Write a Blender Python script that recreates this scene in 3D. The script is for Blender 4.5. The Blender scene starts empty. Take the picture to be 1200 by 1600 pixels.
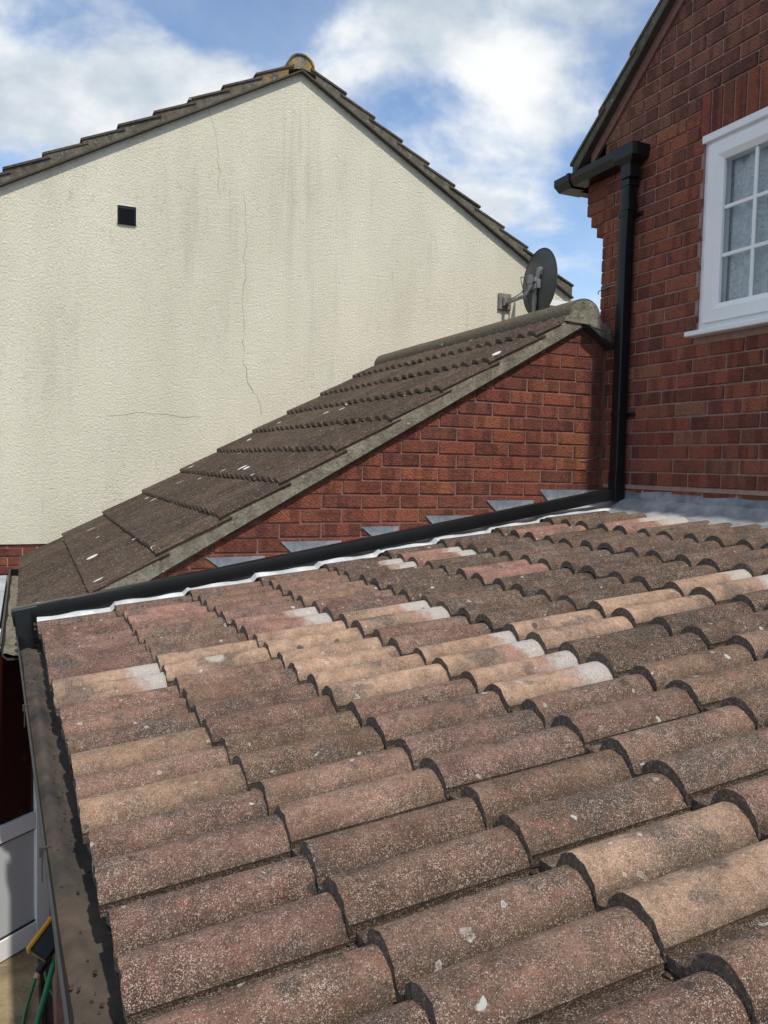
import bpy, bmesh, math, random
import numpy as np
from mathutils import Vector, Matrix
R = math.radians
rng = random.Random(7)
scene = bpy.context.scene
col = scene.collection

# ------------------------------------------------------------------ camera
cam_d = bpy.data.cameras.new('camera')
cam = bpy.data.objects.new('camera', cam_d); col.objects.link(cam)
scene.camera = cam
YAW, PITCH, ROLL = 0.413864, -0.057978, 0.022851
fw = Vector((math.sin(YAW)*math.cos(PITCH), math.cos(YAW)*math.cos(PITCH), math.sin(PITCH)))
rt = Vector((math.cos(YAW), -math.sin(YAW), 0)); up = rt.cross(fw)
r2 = rt*math.cos(ROLL) + up*math.sin(ROLL); u2 = up*math.cos(ROLL) - rt*math.sin(ROLL)
cam.matrix_world = Matrix((( r2.x, u2.x, -fw.x, -3.2105), (r2.y, u2.y, -fw.y, -4.0233), (r2.z, u2.z, -fw.z, -0.0639), (0, 0, 0, 1)))
cam_d.sensor_fit = 'VERTICAL'; cam_d.sensor_height = 36.0; cam_d.lens = 1279.3/1600*36.0
cam_d.clip_start = 0.02; cam_d.clip_end = 3000

# ------------------------------------------------------------------ node helpers
class NT:
    def __init__(s, tree): s.t = tree
    def n(s, kind, **kw):
        nd = s.t.nodes.new(kind)
        for k, v in kw.items():
            if k.startswith('i_'): nd.inputs[k[2:].replace('_', ' ')].default_value = v
            else: setattr(nd, k, v)
        return nd
    def l(s, a, b): s.t.links.new(a, b)
    def val(s, x, sock):
        if hasattr(x, 'node'): s.l(x, sock)
        else: sock.default_value = x
    def math(s, op, a, b=None, c=None, clamp=False):
        nd = s.n('ShaderNodeMath', operation=op, use_clamp=clamp)
        for i, x in enumerate((a, b, c)):
            if x is not None: s.val(x, nd.inputs[i])
        return nd.outputs[0]
    def mix(s, f, a, b, mode='MIX'):
        nd = s.n('ShaderNodeMix', data_type='RGBA', blend_type=mode)
        s.val(f, nd.inputs[0])
        for x, k in ((a, 6), (b, 7)):
            if hasattr(x, 'node'): s.l(x, nd.inputs[k])
            else: nd.inputs[k].default_value = (*x, 1) if len(x) == 3 else x
        return nd.outputs[2]
    def ramp(s, f, lo, hi, smooth=False):
        nd = s.n('ShaderNodeMapRange', interpolation_type='SMOOTHSTEP' if smooth else 'LINEAR')
        s.l(f, nd.inputs[0]); nd.inputs[1].default_value = lo; nd.inputs[2].default_value = hi
        return nd.outputs[0]
    def noise(s, vec, scale, detail=4, rough=.55, dist=0.0):
        nd = s.n('ShaderNodeTexNoise'); s.l(vec, nd.inputs['Vector'])
        nd.inputs['Scale'].default_value = scale; nd.inputs['Detail'].default_value = detail
        nd.inputs['Roughness'].default_value = rough; nd.inputs['Distortion'].default_value = dist
        return nd.outputs['Fac']
    def voro(s, vec, scale, feature='F1', rand=1.0):
        nd = s.n('ShaderNodeTexVoronoi', feature=feature); s.l(vec, nd.inputs['Vector'])
        nd.inputs['Scale'].default_value = scale; nd.inputs['Randomness'].default_value = rand
        return nd
    def mapping(s, vec, scale=(1, 1, 1), loc=(0, 0, 0), rot=(0, 0, 0)):
        nd = s.n('ShaderNodeMapping'); s.l(vec, nd.inputs[0])
        nd.inputs['Scale'].default_value = scale; nd.inputs['Location'].default_value = loc; nd.inputs['Rotation'].default_value = rot
        return nd.outputs[0]

def new_mat(name):
    m = bpy.data.materials.new(name); m.use_nodes = True
    t = m.node_tree; b = t.nodes['Principled BSDF']
    return m, NT(t), b

def obj_coords(N, offset=True, amount=37.0):
    tc = N.n('ShaderNodeTexCoord').outputs['Object']
    oi = N.n('ShaderNodeObjectInfo')
    if not offset: return tc, tc, oi
    v = N.n('ShaderNodeVectorMath', operation='MULTIPLY'); 
    cmb = N.n('ShaderNodeCombineXYZ')
    for i in range(3): N.l(oi.outputs['Random'], cmb.inputs[i])
    N.l(cmb.outputs[0], v.inputs[0]); v.inputs[1].default_value = (amount, amount*1.7, amount*.6)
    a = N.n('ShaderNodeVectorMath', operation='ADD'); N.l(tc, a.inputs[0]); N.l(v.outputs[0], a.inputs[1])
    return a.outputs[0], tc, oi

def bump(N, b, h, strength=.5, dist=.01):
    nd = N.n('ShaderNodeBump'); nd.inputs['Strength'].default_value = strength; nd.inputs['Distance'].default_value = dist
    N.l(h, nd.inputs['Height']); N.l(nd.outputs[0], b.inputs['Normal'])

# ------------------------------------------------------------------ world, sun, exposure
SUN = Vector((.04, -1.0, 1.40)).normalized()
w = bpy.data.worlds.new('World'); scene.world = w; w.use_nodes = True
N = NT(w.node_tree); w.node_tree.nodes.clear()
sky = N.n('ShaderNodeTexSky', sky_type='NISHITA', sun_disc=False, sun_elevation=math.asin(SUN.z), sun_rotation=math.atan2(SUN.x, SUN.y), altitude=50, air_density=1.0, dust_density=.35, ozone_density=2.2)
d = N.n('ShaderNodeTexCoord').outputs['Generated']
sp = N.n('ShaderNodeSeparateXYZ'); N.l(d, sp.inputs[0])
den = N.math('ADD', N.math('MAXIMUM', sp.outputs[2], 0.0), 0.42)
cx = N.math('DIVIDE', sp.outputs[0], den); cy = N.math('DIVIDE', sp.outputs[1], den)
cv = N.n('ShaderNodeCombineXYZ'); N.l(cx, cv.inputs[0]); N.l(cy, cv.inputs[1])
cvec = N.mapping(cv.outputs[0], (1.0, 1.0, 1.0), (-13.7002, -19.4, 0), (0, 0, R(25)))
cn = N.noise(cvec, 2.7, 9, .56, .15)
cfac = N.ramp(cn, .435, .60, True)
wisp = N.ramp(N.noise(N.mapping(cvec, (1, 1, 1), (9, 4, 0)), 6.0, 8, .6, .3), .40, .70)
cfac = N.math('MULTIPLY_ADD', wisp, .16, cfac, clamp=True)
lowz = N.ramp(sp.outputs[2], .07, .0, True)
cfac = N.math('MAXIMUM', cfac, lowz)
shade = N.ramp(N.noise(N.mapping(cvec, (1, 1, 1), (5, 2, 0)), 3.6, 9, .56, .1), .36, .62, True)
ccol = N.mix(shade, (.52, .60, .68), (.95, .97, .98))
ccol = N.mix(lowz, ccol, (.74, .80, .85))
bg1 = N.n('ShaderNodeBackground'); N.l(sky.outputs[0], bg1.inputs[0]); bg1.inputs[1].default_value = .15
bg2 = N.n('ShaderNodeBackground'); N.l(ccol, bg2.inputs[0]); bg2.inputs[1].default_value = .86
ms = N.n('ShaderNodeMixShader'); N.l(cfac, ms.inputs[0]); N.l(bg1.outputs[0], ms.inputs[1]); N.l(bg2.outputs[0], ms.inputs[2])
wo = N.n('ShaderNodeOutputWorld'); N.l(ms.outputs[0], wo.inputs[0])

sun_d = bpy.data.lights.new('sun', 'SUN'); sun_d.energy = 3.1; sun_d.angle = R(0.9); sun_d.color = (1.0, .93, .82)
sun = bpy.data.objects.new('sun', sun_d); col.objects.link(sun)
sun.rotation_euler = SUN.to_track_quat('Z', 'Y').to_euler()
scene.view_settings.view_transform = 'Standard'; scene.view_settings.look = 'None'
scene.view_settings.exposure = 0.28; scene.view_settings.gamma = 1.0
scene.view_settings.use_curve_mapping = False

# ------------------------------------------------------------------ materials
def tile_material():
    m, N, b = new_mat('weathered_concrete_tile')
    v, tc, oi = obj_coords(N)
    s = N.n('ShaderNodeSeparateXYZ'); N.l(tc, s.inputs[0])
    code = oi.outputs['Alpha']                       # 0 plain, .5 one buff roll, 1 pale scrubbed head end
    n1 = N.noise(v, 11, 6, .6); n2 = N.noise(v, 5.5, 4, .6); n3 = N.noise(v, 24, 5, .65); n4 = N.noise(v, 70, 4, .7)
    base = oi.outputs['Color']
    half = N.math('MULTIPLY', N.math('LESS_THAN', N.math('ABSOLUTE', N.math('SUBTRACT', code, .5)), .1), N.ramp(N.math('MULTIPLY_ADD', n3, .03, s.outputs[1]), -.130, -.165))
    base = N.mix(half, base, (.31, .205, .135))
    c = N.mix(N.ramp(n1, .34, .66), N.mix(1.0, base, (.50, .48, .48), 'MULTIPLY'), N.mix(1.0, base, (1.35, 1.3, 1.28), 'MULTIPLY'))
    mot = N.noise(v, 55, 6, .72); mot2 = N.noise(v, 160, 4, .75)
    c = N.mix(N.math('MULTIPLY', N.ramp(mot, .52, .36), .55), c, N.mix(1.0, base, (.42, .40, .40), 'MULTIPLY'))
    c = N.mix(N.math('MULTIPLY', N.ramp(mot2, .54, .68), .45), c, N.mix(1.0, base, (1.9, 1.75, 1.65), 'MULTIPLY'))
    # salmon wear
    c = N.mix(N.math('MULTIPLY', N.ramp(n3, .55, .67, True), .50), c, N.mix(.55, base, (.36, .15, .10)))
    # soot / black lichen
    blot = N.ramp(n2, .545, .63, True)
    c = N.mix(N.math('MULTIPLY', blot, .72), c, (.048, .043, .038))
    # green algae in the pans
    low = N.ramp(s.outputs[2], .022, .002)
    gully = N.math('MULTIPLY', N.ramp(s.outputs[2], .020, .004), N.ramp(N.noise(v, 40, 4, .6), .20, .50))
    alg = N.math('MULTIPLY', low, N.ramp(N.noise(v, 6, 4, .6), .38, .60))
    c = N.mix(N.math('MULTIPLY', alg, .65), c, (.135, .115, .055))
    c = N.mix(N.math('MULTIPLY', gully, .85), c, (.038, .029, .022))
    flank = N.math('MULTIPLY', N.ramp(s.outputs[2], .042, .016), N.ramp(N.noise(v, 18, 5, .65), .24, .50))  # roll shading painted in with flank grime, darker towards the foot
    c = N.mix(N.math('MULTIPLY', flank, .60), c, N.mix(.25, (.052, .040, .031), base))
    # washed pale head end
    edge = N.math('MULTIPLY_ADD', n3, .08, N.math('MULTIPLY_ADD', n2, .14, s.outputs[0]))
    pale = N.math('MULTIPLY', N.math('GREATER_THAN', code, .8), N.ramp(edge, .300, .325))
    pale2 = N.math('MULTIPLY', pale, N.ramp(N.math('MULTIPLY_ADD', n3, .12, N.math('MULTIPLY_ADD', n1, .16, s.outputs[0])), .355, .40))
    c = N.mix(N.math('MULTIPLY', pale, .75), c, (.36, .20, .15))
    c = N.mix(N.math('MULTIPLY', pale2, .85), c, (.50, .48, .45))
    dv = N.n('ShaderNodeVectorMath', operation='DISTANCE'); N.l(tc, dv.inputs[0]); dv.inputs[1].default_value = (.16, -.235, .045)
    big = N.math('MULTIPLY', N.math('LESS_THAN', N.math('ABSOLUTE', N.math('SUBTRACT', code, .25)), .1), N.ramp(N.math('MULTIPLY_ADD', n3, .02, dv.outputs['Value']), .046, .038))
    c = N.mix(N.math('MULTIPLY', big, .85), c, (.50, .46, .38))
    # granules
    g1 = N.voro(v, 760); g2 = N.voro(v, 420)
    sepc = N.n('ShaderNodeSeparateColor'); N.l(g1.outputs['Color'], sepc.inputs[0])
    sepc2 = N.n('ShaderNodeSeparateColor'); N.l(g2.outputs['Color'], sepc2.inputs[0])
    clus = N.math('MULTIPLY', N.ramp(n4, .30, .65), N.math('MULTIPLY_ADD', N.ramp(N.noise(v, 8, 4, .6), .32, .62), .75, .25))
    c = N.mix(N.math('MULTIPLY', N.math('LESS_THAN', sepc.outputs[1], .25), .70), c, N.mix(1.0, c, (.38, .36, .36), 'MULTIPLY'))
    wg = N.math('MULTIPLY', N.math('GREATER_THAN', sepc.outputs[0], .76), clus)
    c = N.mix(N.math('MULTIPLY', wg, .80), c, (.62, .50, .41))
    wg2 = N.math('MULTIPLY', N.math('GREATER_THAN', sepc2.outputs[0], .93), N.math('LESS_THAN', g2.outputs['Distance'], .42))
    c = N.mix(N.math('MULTIPLY', wg2, .65), c, (.56, .47, .40))
    # round lichen
    lv = N.n('ShaderNodeVectorMath', operation='ADD'); N.l(v, lv.inputs[0])
    nc = N.n('ShaderNodeTexNoise'); N.l(v, nc.inputs['Vector']); nc.inputs['Scale'].default_value = 60
    sc_ = N.n('ShaderNodeVectorMath', operation='SCALE'); N.l(nc.outputs['Color'], sc_.inputs[0]); sc_.inputs['Scale'].default_value = .022
    N.l(sc_.outputs[0], lv.inputs[1])
    L = N.voro(lv.outputs[0], 15); sl = N.n('ShaderNodeSeparateColor'); N.l(L.outputs['Color'], sl.inputs[0])
    rad = N.math('MULTIPLY_ADD', sl.outputs[1], .085, .05)
    disc = N.ramp(N.math('SUBTRACT', L.outputs['Distance'], rad), .015, -.015)
    spot = N.math('MULTIPLY', N.math('MULTIPLY', disc, N.math('GREATER_THAN', sl.outputs[0], .62)), N.ramp(n3, .36, .52))
    c = N.mix(N.math('MULTIPLY', spot, .8), c, (.55, .54, .50))
    K = N.voro(lv.outputs[0], 32); sk = N.n('ShaderNodeSeparateColor'); N.l(K.outputs['Color'], sk.inputs[0])
    rk = N.math('MULTIPLY_ADD', sk.outputs[1], .11, .07); ring = N.math('ABSOLUTE', N.math('SUBTRACT', K.outputs['Distance'], rk))
    ringm = N.math('MAXIMUM', N.ramp(ring, .05, .02), N.math('MULTIPLY', N.ramp(N.math('SUBTRACT', K.outputs['Distance'], rk), .02, -.02), .45))
    c = N.mix(N.math('MULTIPLY', N.math('MULTIPLY', ringm, N.math('GREATER_THAN', sk.outputs[0], .84)), N.math('MULTIPLY', N.ramp(N.noise(v, 7, 3, .5), .42, .56), .8)), c, (.52, .50, .45))
    spot2 = N.math('MULTIPLY', N.ramp(N.math('SUBTRACT', L.outputs['Distance'], N.math('MULTIPLY', rad, 1.6)), .03, -.03), N.math('LESS_THAN', sl.outputs[0], .10))
    c = N.mix(N.math('MULTIPLY', spot2, .7), c, (.035, .033, .032))
    N.l(c, b.inputs['Base Color']); b.inputs['Roughness'].default_value = .93; b.inputs['Specular IOR Level'].default_value = .25
    h = N.math('ADD', N.math('MULTIPLY', mot2, .9), N.math('ADD', N.math('MULTIPLY', mot, 1.0), N.math('MULTIPLY', n3, 1.4)))
    bump(N, b, h, .9, .006)
    return m

def tile_end_material():
    m, N, b = new_mat('dark_tile_nose')  # front edge faces in a darker speckled brown
    v, tc, oi = obj_coords(N)
    n = N.noise(v, 120, 4, .7)
    c = N.mix(N.ramp(n, .35, .7), (.060, .046, .037), (.17, .13, .10))
    g = N.voro(v, 260); sc_ = N.n('ShaderNodeSeparateColor'); N.l(g.outputs['Color'], sc_.inputs[0])
    c = N.mix(N.math('MULTIPLY', N.math('GREATER_THAN', sc_.outputs[0], .9), .5), c, (.36, .28, .22))
    N.l(c, b.inputs['Base Color']); b.inputs['Roughness'].default_value = .95
    bump(N, b, n, .8, .006)
    return m

def garage_tile_material():
    m, N, b = new_mat('dark_streaked_tile')
    v, tc, oi = obj_coords(N)
    st = N.mapping(v, (14, 90, 90))
    n1 = N.noise(st, 1, 4, .6); n2 = N.noise(v, 6, 5, .6); n3 = N.noise(v, 130, 3, .6)
    c = N.mix(N.ramp(n1, .3, .7), N.mix(1.0, oi.outputs['Color'], (.55, .55, .55), 'MULTIPLY'), N.mix(1.0, oi.outputs['Color'], (1.5, 1.48, 1.42), 'MULTIPLY'))
    c = N.mix(N.math('MULTIPLY', N.ramp(n2, .5, .72), .4), c, (.075, .062, .042))
    sv = N.voro(v, 220); ss = N.n('ShaderNodeSeparateColor'); N.l(sv.outputs['Color'], ss.inputs[0])
    c = N.mix(N.math('MULTIPLY', N.math('GREATER_THAN', ss.outputs[0], .92), .5), c, (.25, .21, .17))
    D = N.voro(N.mapping(v, (8, 22, 22)), 1); sd = N.n('ShaderNodeSeparateColor'); N.l(D.outputs['Color'], sd.inputs[0])
    drop = N.math('MULTIPLY', N.ramp(N.math('SUBTRACT', D.outputs['Distance'], N.math('MULTIPLY', sd.outputs[1], .28)), .04, -.02), N.math('GREATER_THAN', sd.outputs[0], .90))
    c = N.mix(N.math('MULTIPLY', drop, .9), c, (.62, .60, .56))
    N.l(c, b.inputs['Base Color']); b.inputs['Roughness'].default_value = .92; b.inputs['Specular IOR Level'].default_value = .25
    bump(N, b, N.math('ADD', n1, N.math('MULTIPLY', n3, .6)), .6, .006)
    return m

def brick_material(name, orange):
    m, N, b = new_mat(name)
    v, tc, oi = obj_coords(N)
    band = N.noise(N.mapping(v, (11, .3, .6)), 1, 2, .5)
    n2 = N.noise(v, 26, 5, .65); n3 = N.noise(v, 110, 4, .7)
    base = oi.outputs['Color']
    c = N.mix(N.ramp(band, .44, .53, True), N.mix(1.0, base, (.62, .62, .66), 'MULTIPLY'), base)
    c = N.mix(N.math('MULTIPLY', N.ramp(n2, .48, .68), orange), c, (.36, .115, .042))
    c = N.mix(N.math('MULTIPLY', N.ramp(n2, .46, .30), .45), c, (.055, .026, .022))
    c = N.mix(N.math('MULTIPLY', N.ramp(n3, .66, .74), .35), c, (.45, .32, .24))
    drag = N.n('ShaderNodeTexWave', wave_type='BANDS', bands_direction='DIAGONAL'); N.l(v, drag.inputs['Vector'])
    drag.inputs['Scale'].default_value = 24; drag.inputs['Distortion'].default_value = 9; drag.inputs['Detail'].default_value = 2; drag.inputs['Detail Scale'].default_value = 3
    c = N.mix(N.math('MULTIPLY', N.ramp(drag.outputs['Fac'], .45, .0), .34), c, (.06, .025, .02))
    N.l(c, b.inputs['Base Color']); b.inputs['Roughness'].default_value = .9; b.inputs['Specular IOR Level'].default_value = .3
    bump(N, b, N.math('ADD', N.math('MULTIPLY', drag.outputs['Fac'], .8), N.math('ADD', n2, n3)), .8, .005)
    return m

def simple_noise_mat(name, c1, c2, scale, rough=.85, bstr=.4, bdist=.004, detail=5, stretch=(1, 1, 1), spec=.4, metal=0):
    m, N, b = new_mat(name)
    v, tc, oi = obj_coords(N)
    n = N.noise(N.mapping(v, stretch), scale, detail, .62)
    N.l(N.mix(N.ramp(n, .32, .68), c1, c2), b.inputs['Base Color'])
    b.inputs['Roughness'].default_value = rough; b.inputs['Specular IOR Level'].default_value = spec; b.inputs['Metallic'].default_value = metal
    if bstr: bump(N, b, n, bstr, bdist)
    return m

def render_material():
    m, N, b = new_mat('cream_textured_render')
    tc = N.n('ShaderNodeTexCoord').outputs['Object']
    drag = N.noise(N.mapping(tc, (120, 120, 55)), 1, 5, .62, .1)
    lump = N.voro(N.mapping(tc, (60, 60, 40)), 1, 'SMOOTH_F1')
    fine = N.noise(tc, 120, 3, .6)
    big = N.noise(N.mapping(tc, (1.1, 1, .35)), 1.6, 5, .6)
    streak = N.noise(N.mapping(tc, (6.5, 6, .45)), 1, 5, .62)
    c = N.mix(N.ramp(big, .35, .65), (.655, .62, .495), (.755, .715, .58))
    sep = N.n('ShaderNodeSeparateXYZ'); N.l(tc, sep.inputs[0])
    dirt = N.math('MULTIPLY', N.ramp(streak, .50, .72, True), N.ramp(N.noise(N.mapping(tc, (.9, 1, .55), (3, 0, 1)), 1.3, 3, .5), .42, .62))
    c = N.mix(N.math('MULTIPLY', dirt, .36), c, (.34, .335, .28))
    spk = N.math('MULTIPLY', N.ramp(N.noise(N.mapping(tc, (34, 34, 15), (2, 0, 5)), 1, 6, .7), .53, .70), N.ramp(N.noise(N.mapping(tc, (.8, 1, .7), (7, 0, 3)), 1.5, 4, .6), .40, .62))
    c = N.mix(N.math('MULTIPLY', spk, .40), c, (.36, .35, .29))
    pits = N.ramp(drag, .40, .28)
    c = N.mix(N.math('MULTIPLY', pits, .22), c, (.36, .34, .25))
    c = N.mix(N.math('MULTIPLY', N.ramp(drag, .58, .72), .35), c, (.77, .745, .64))
    N.l(c, b.inputs['Base Color']); b.inputs['Roughness'].default_value = .92; b.inputs['Specular IOR Level'].default_value = .2
    h = N.math('ADD', N.math('MULTIPLY', drag, 1.6), N.math('ADD', N.math('MULTIPLY', lump.outputs['Distance'], -.35), N.math('MULTIPLY', fine, .25)))
    bump(N, b, h, .85, .011)
    return m

def lead_material(name, dark, light):
    m, N, b = new_mat(name)
    tc = N.n('ShaderNodeTexCoord').outputs['Object']
    n = N.noise(tc, 9, 6, .65); n2 = N.noise(tc, 4, 5, .6); n3 = N.noise(tc, 60, 4, .6)
    c = N.mix(N.ramp(n, .38, .62), dark, light)
    c = N.mix(N.math('MULTIPLY', N.ramp(n2, .52, .66), .6), c, (.55, .57, .58))
    c = N.mix(N.math('MULTIPLY', N.ramp(n3, .66, .74), .6), c, (.10, .09, .085))
    N.l(c, b.inputs['Base Color']); b.inputs['Roughness'].default_value = .55; b.inputs['Metallic'].default_value = .15
    bump(N, b, n, .4, .01)
    return m

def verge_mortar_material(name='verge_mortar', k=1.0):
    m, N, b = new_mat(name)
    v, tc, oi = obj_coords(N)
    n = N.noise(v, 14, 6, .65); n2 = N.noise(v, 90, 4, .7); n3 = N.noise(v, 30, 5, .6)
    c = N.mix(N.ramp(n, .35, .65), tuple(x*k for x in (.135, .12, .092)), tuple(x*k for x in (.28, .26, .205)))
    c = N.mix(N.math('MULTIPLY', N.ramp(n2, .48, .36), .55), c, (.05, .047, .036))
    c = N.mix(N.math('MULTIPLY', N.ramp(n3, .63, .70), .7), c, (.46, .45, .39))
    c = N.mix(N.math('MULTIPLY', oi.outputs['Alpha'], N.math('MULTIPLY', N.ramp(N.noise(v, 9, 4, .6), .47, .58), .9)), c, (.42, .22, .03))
    N.l(c, b.inputs['Base Color']); b.inputs['Roughness'].default_value = .95; b.inputs['Specular IOR Level'].default_value = .2
    bump(N, b, N.math('ADD', n2, n3), .8, .008)
    return m

def plastic(name, c, rough, wear=None):
    m, N, b = new_mat(name)
    tc = N.n('ShaderNodeTexCoord').outputs['Object']
    n = N.noise(tc, 6, 5, .6); n2 = N.noise(tc, 55, 4, .6)
    cc = N.mix(N.math('MULTIPLY', N.ramp(n, .40, .75), .5), c, wear or tuple(x*1.6+.01 for x in c))
    cc = N.mix(N.math('MULTIPLY', N.ramp(n2, .66, .76), .35), cc, tuple(min(1, x*2.2+.03) for x in c))
    N.l(cc, b.inputs['Base Color'])
    rr = N.n('ShaderNodeMapRange'); N.l(n, rr.inputs[0]); rr.inputs[3].default_value = rough-.08; rr.inputs[4].default_value = rough+.14
    N.l(rr.outputs[0], b.inputs['Roughness']); b.inputs['Specular IOR Level'].default_value = .45
    bump(N, b, n, .12, .004)
    if max(c) < .02: b.inputs['Specular IOR Level'].default_value = .28
    return m

M = {}
M['tile'] = tile_material(); M['tile_end'] = tile_end_material(); M['gtile'] = garage_tile_material()
M['brick_g'] = brick_material('orange_red_brick', .30); M['brick_h'] = brick_material('dark_red_brick', .26)
M['mortar_g'] = simple_noise_mat('brown_mortar', (.16, .082, .063), (.235, .128, .10), 40, .95, .6, .004)
M['mortar_h'] = simple_noise_mat('pink_mortar', (.27, .165, .14), (.38, .25, .21), 40, .95, .6, .004)
M['render'] = render_material()
M['lead'] = lead_material('grey_lead', (.13, .15, .18), (.26, .29, .32))
M['lead_mid'] = lead_material('weathered_lead', (.22, .23, .245), (.36, .37, .375))
M['lead_pale'] = lead_material('bright_lead', (.42, .44, .46), (.62, .64, .65))
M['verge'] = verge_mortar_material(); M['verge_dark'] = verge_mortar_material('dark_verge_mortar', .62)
M['black'] = plastic('black_plastic', (.007, .008, .009), .28, (.010, .011, .012))
M['black_dull'] = plastic('faded_black_plastic', (.030, .030, .029), .55)
M['white'] = plastic('white_upvc', (.83, .84, .84), .28, (.76, .77, .77))
M['grey_panel'] = plastic('grey_white_panel', (.50, .53, .55), .35, (.46, .49, .51))
M['silt'] = simple_noise_mat('gutter_silt', (.030, .029, .029), (.105, .080, .060), 8, .9, .9, .012)
M['silt_wet'] = simple_noise_mat('dark_gutter_bed', (.028, .028, .029), (.055, .053, .05), 16, .6, .5, .006)
M['debris'] = simple_noise_mat('moss_crumb', (.02, .016, .012), (.075, .05, .035), 60, .95, .6, .004)
M['timber'] = simple_noise_mat('dark_brown_timber', (.035, .016, .010), (.075, .036, .024), 3, .6, .3, .004, stretch=(30, 30, 3))
M['timber_red'] = simple_noise_mat('red_brown_board', (.055, .022, .015), (.09, .04, .028), 3, .6, .3, .004, stretch=(3, 30, 30))
M['slab'] = simple_noise_mat('riven_buff_slab', (.17, .13, .075), (.33, .27, .17), 5, .9, 1.0, .03, detail=8)
M['ground'] = simple_noise_mat('earth', (.07, .055, .04), (.14, .11, .08), 4, .95, .6, .02)
M['dish'] = plastic('charcoal_dish_paint', (.040, .048, .050), .42)
M['galv'] = simple_noise_mat('galvanised_steel', (.16, .17, .18), (.32, .34, .36), 18, .5, .1, .002, metal=.6)
M['rust'] = simple_noise_mat('rusty_plate', (.10, .085, .075), (.24, .22, .20), 24, .8, .3, .003)
M['cable'] = plastic('black_cable', (.02, .02, .02), .5)
M['green'] = plastic('green_plastic', (.008, .13, .055), .35)
M['yellow'] = plastic('yellow_plastic', (.62, .32, .02), .4)
M['tan'] = plastic('tan_plastic', (.45, .27, .15), .5)
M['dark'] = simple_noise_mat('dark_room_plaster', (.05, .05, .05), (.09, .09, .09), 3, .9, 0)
M['plainroof'] = simple_noise_mat('brown_roof_covering', (.05, .04, .033), (.09, .075, .06), 8, .9, .5, .01)
M['crack'] = simple_noise_mat('crack_shadow_line', (.20, .19, .15), (.36, .34, .27), 30, .95, 0)
M['soot'] = simple_noise_mat('grey_putty', (.55, .54, .48), (.72, .70, .64), 20, .95, .3, .003)

def glass_mat(name, tint, refl):
    m, N, b = new_mat(name)
    m.node_tree.nodes.remove(b)
    tr = N.n('ShaderNodeBsdfTransparent'); tr.inputs[0].default_value = (*tint, 1)
    gl = N.n('ShaderNodeBsdfGlossy'); gl.inputs['Roughness'].default_value = .02; gl.inputs[0].default_value = (.9, .9, .9, 1)
    fr = N.n('ShaderNodeFresnel'); fr.inputs[0].default_value = refl
    mx = N.n('ShaderNodeMixShader'); N.l(fr.outputs[0], mx.inputs[0]); N.l(tr.outputs[0], mx.inputs[1]); N.l(gl.outputs[0], mx.inputs[2])
    out = [n for n in m.node_tree.nodes if n.type == 'OUTPUT_MATERIAL'][0]; N.l(mx.outputs[0], out.inputs[0])
    return m
M['glass'] = glass_mat('window_glass', (.96, .985, .98), 1.5)
M['glass_dark'] = plastic('dark_door_glass', (.030, .009, .006), .12, (.045, .014, .009))
def poly_mat():
    m, N, b = new_mat('clear_corrugated_sheet')
    b.inputs['Base Color'].default_value = (.62, .66, .70, 1); b.inputs['Roughness'].default_value = .25
    tc = N.n('ShaderNodeTexCoord').outputs['Object']; n = N.noise(tc, 5, 5, .6)
    N.l(N.mix(N.ramp(n, .4, .7), (.66, .69, .73), (.46, .48, .50)), b.inputs['Base Color'])
    tr = N.n('ShaderNodeBsdfTranslucent'); tr.inputs[0].default_value = (.5, .53, .56, 1)
    mx = N.n('ShaderNodeMixShader'); mx.inputs[0].default_value = .45
    out = [n for n in m.node_tree.nodes if n.type == 'OUTPUT_MATERIAL'][0]
    N.l(b.outputs[0], mx.inputs[1]); N.l(tr.outputs[0], mx.inputs[2]); N.l(mx.outputs[0], out.inputs[0])
    return m
M['poly'] = poly_mat()
def lace_mat():
    m, N, b = new_mat('net_lace')
    tc = N.n('ShaderNodeTexCoord').outputs['Object']
    n = N.noise(N.mapping(tc, (1, 1, 1)), 26, 6, .7, 2.0); wv = N.noise(N.mapping(tc, (1, 28, 3)), 1, 3, .5)
    n3 = N.voro(tc, 45)
    dens = N.math('ADD', N.math('MULTIPLY', N.ramp(n, .42, .60), .22), N.math('MULTIPLY', N.ramp(wv, .35, .65), .30))
    dens = N.math('ADD', dens, N.math('MULTIPLY', N.ramp(n3.outputs['Distance'], .3, .6), .06))
    dens = N.math('ADD', dens, .80, clamp=True)
    N.l(N.mix(N.ramp(n, .35, .65), (.62, .65, .67), (.95, .96, .96)), b.inputs['Base Color']); b.inputs['Roughness'].default_value = .9
    trl = N.n('ShaderNodeBsdfTransparent')
    mx = N.n('ShaderNodeMixShader'); N.l(dens, mx.inputs[0]); N.l(trl.outputs[0], mx.inputs[1]); N.l(b.outputs[0], mx.inputs[2])
    out = [n for n in m.node_tree.nodes if n.type == 'OUTPUT_MATERIAL'][0]; N.l(mx.outputs[0], out.inputs[0])
    return m
M['lace'] = lace_mat()

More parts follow.
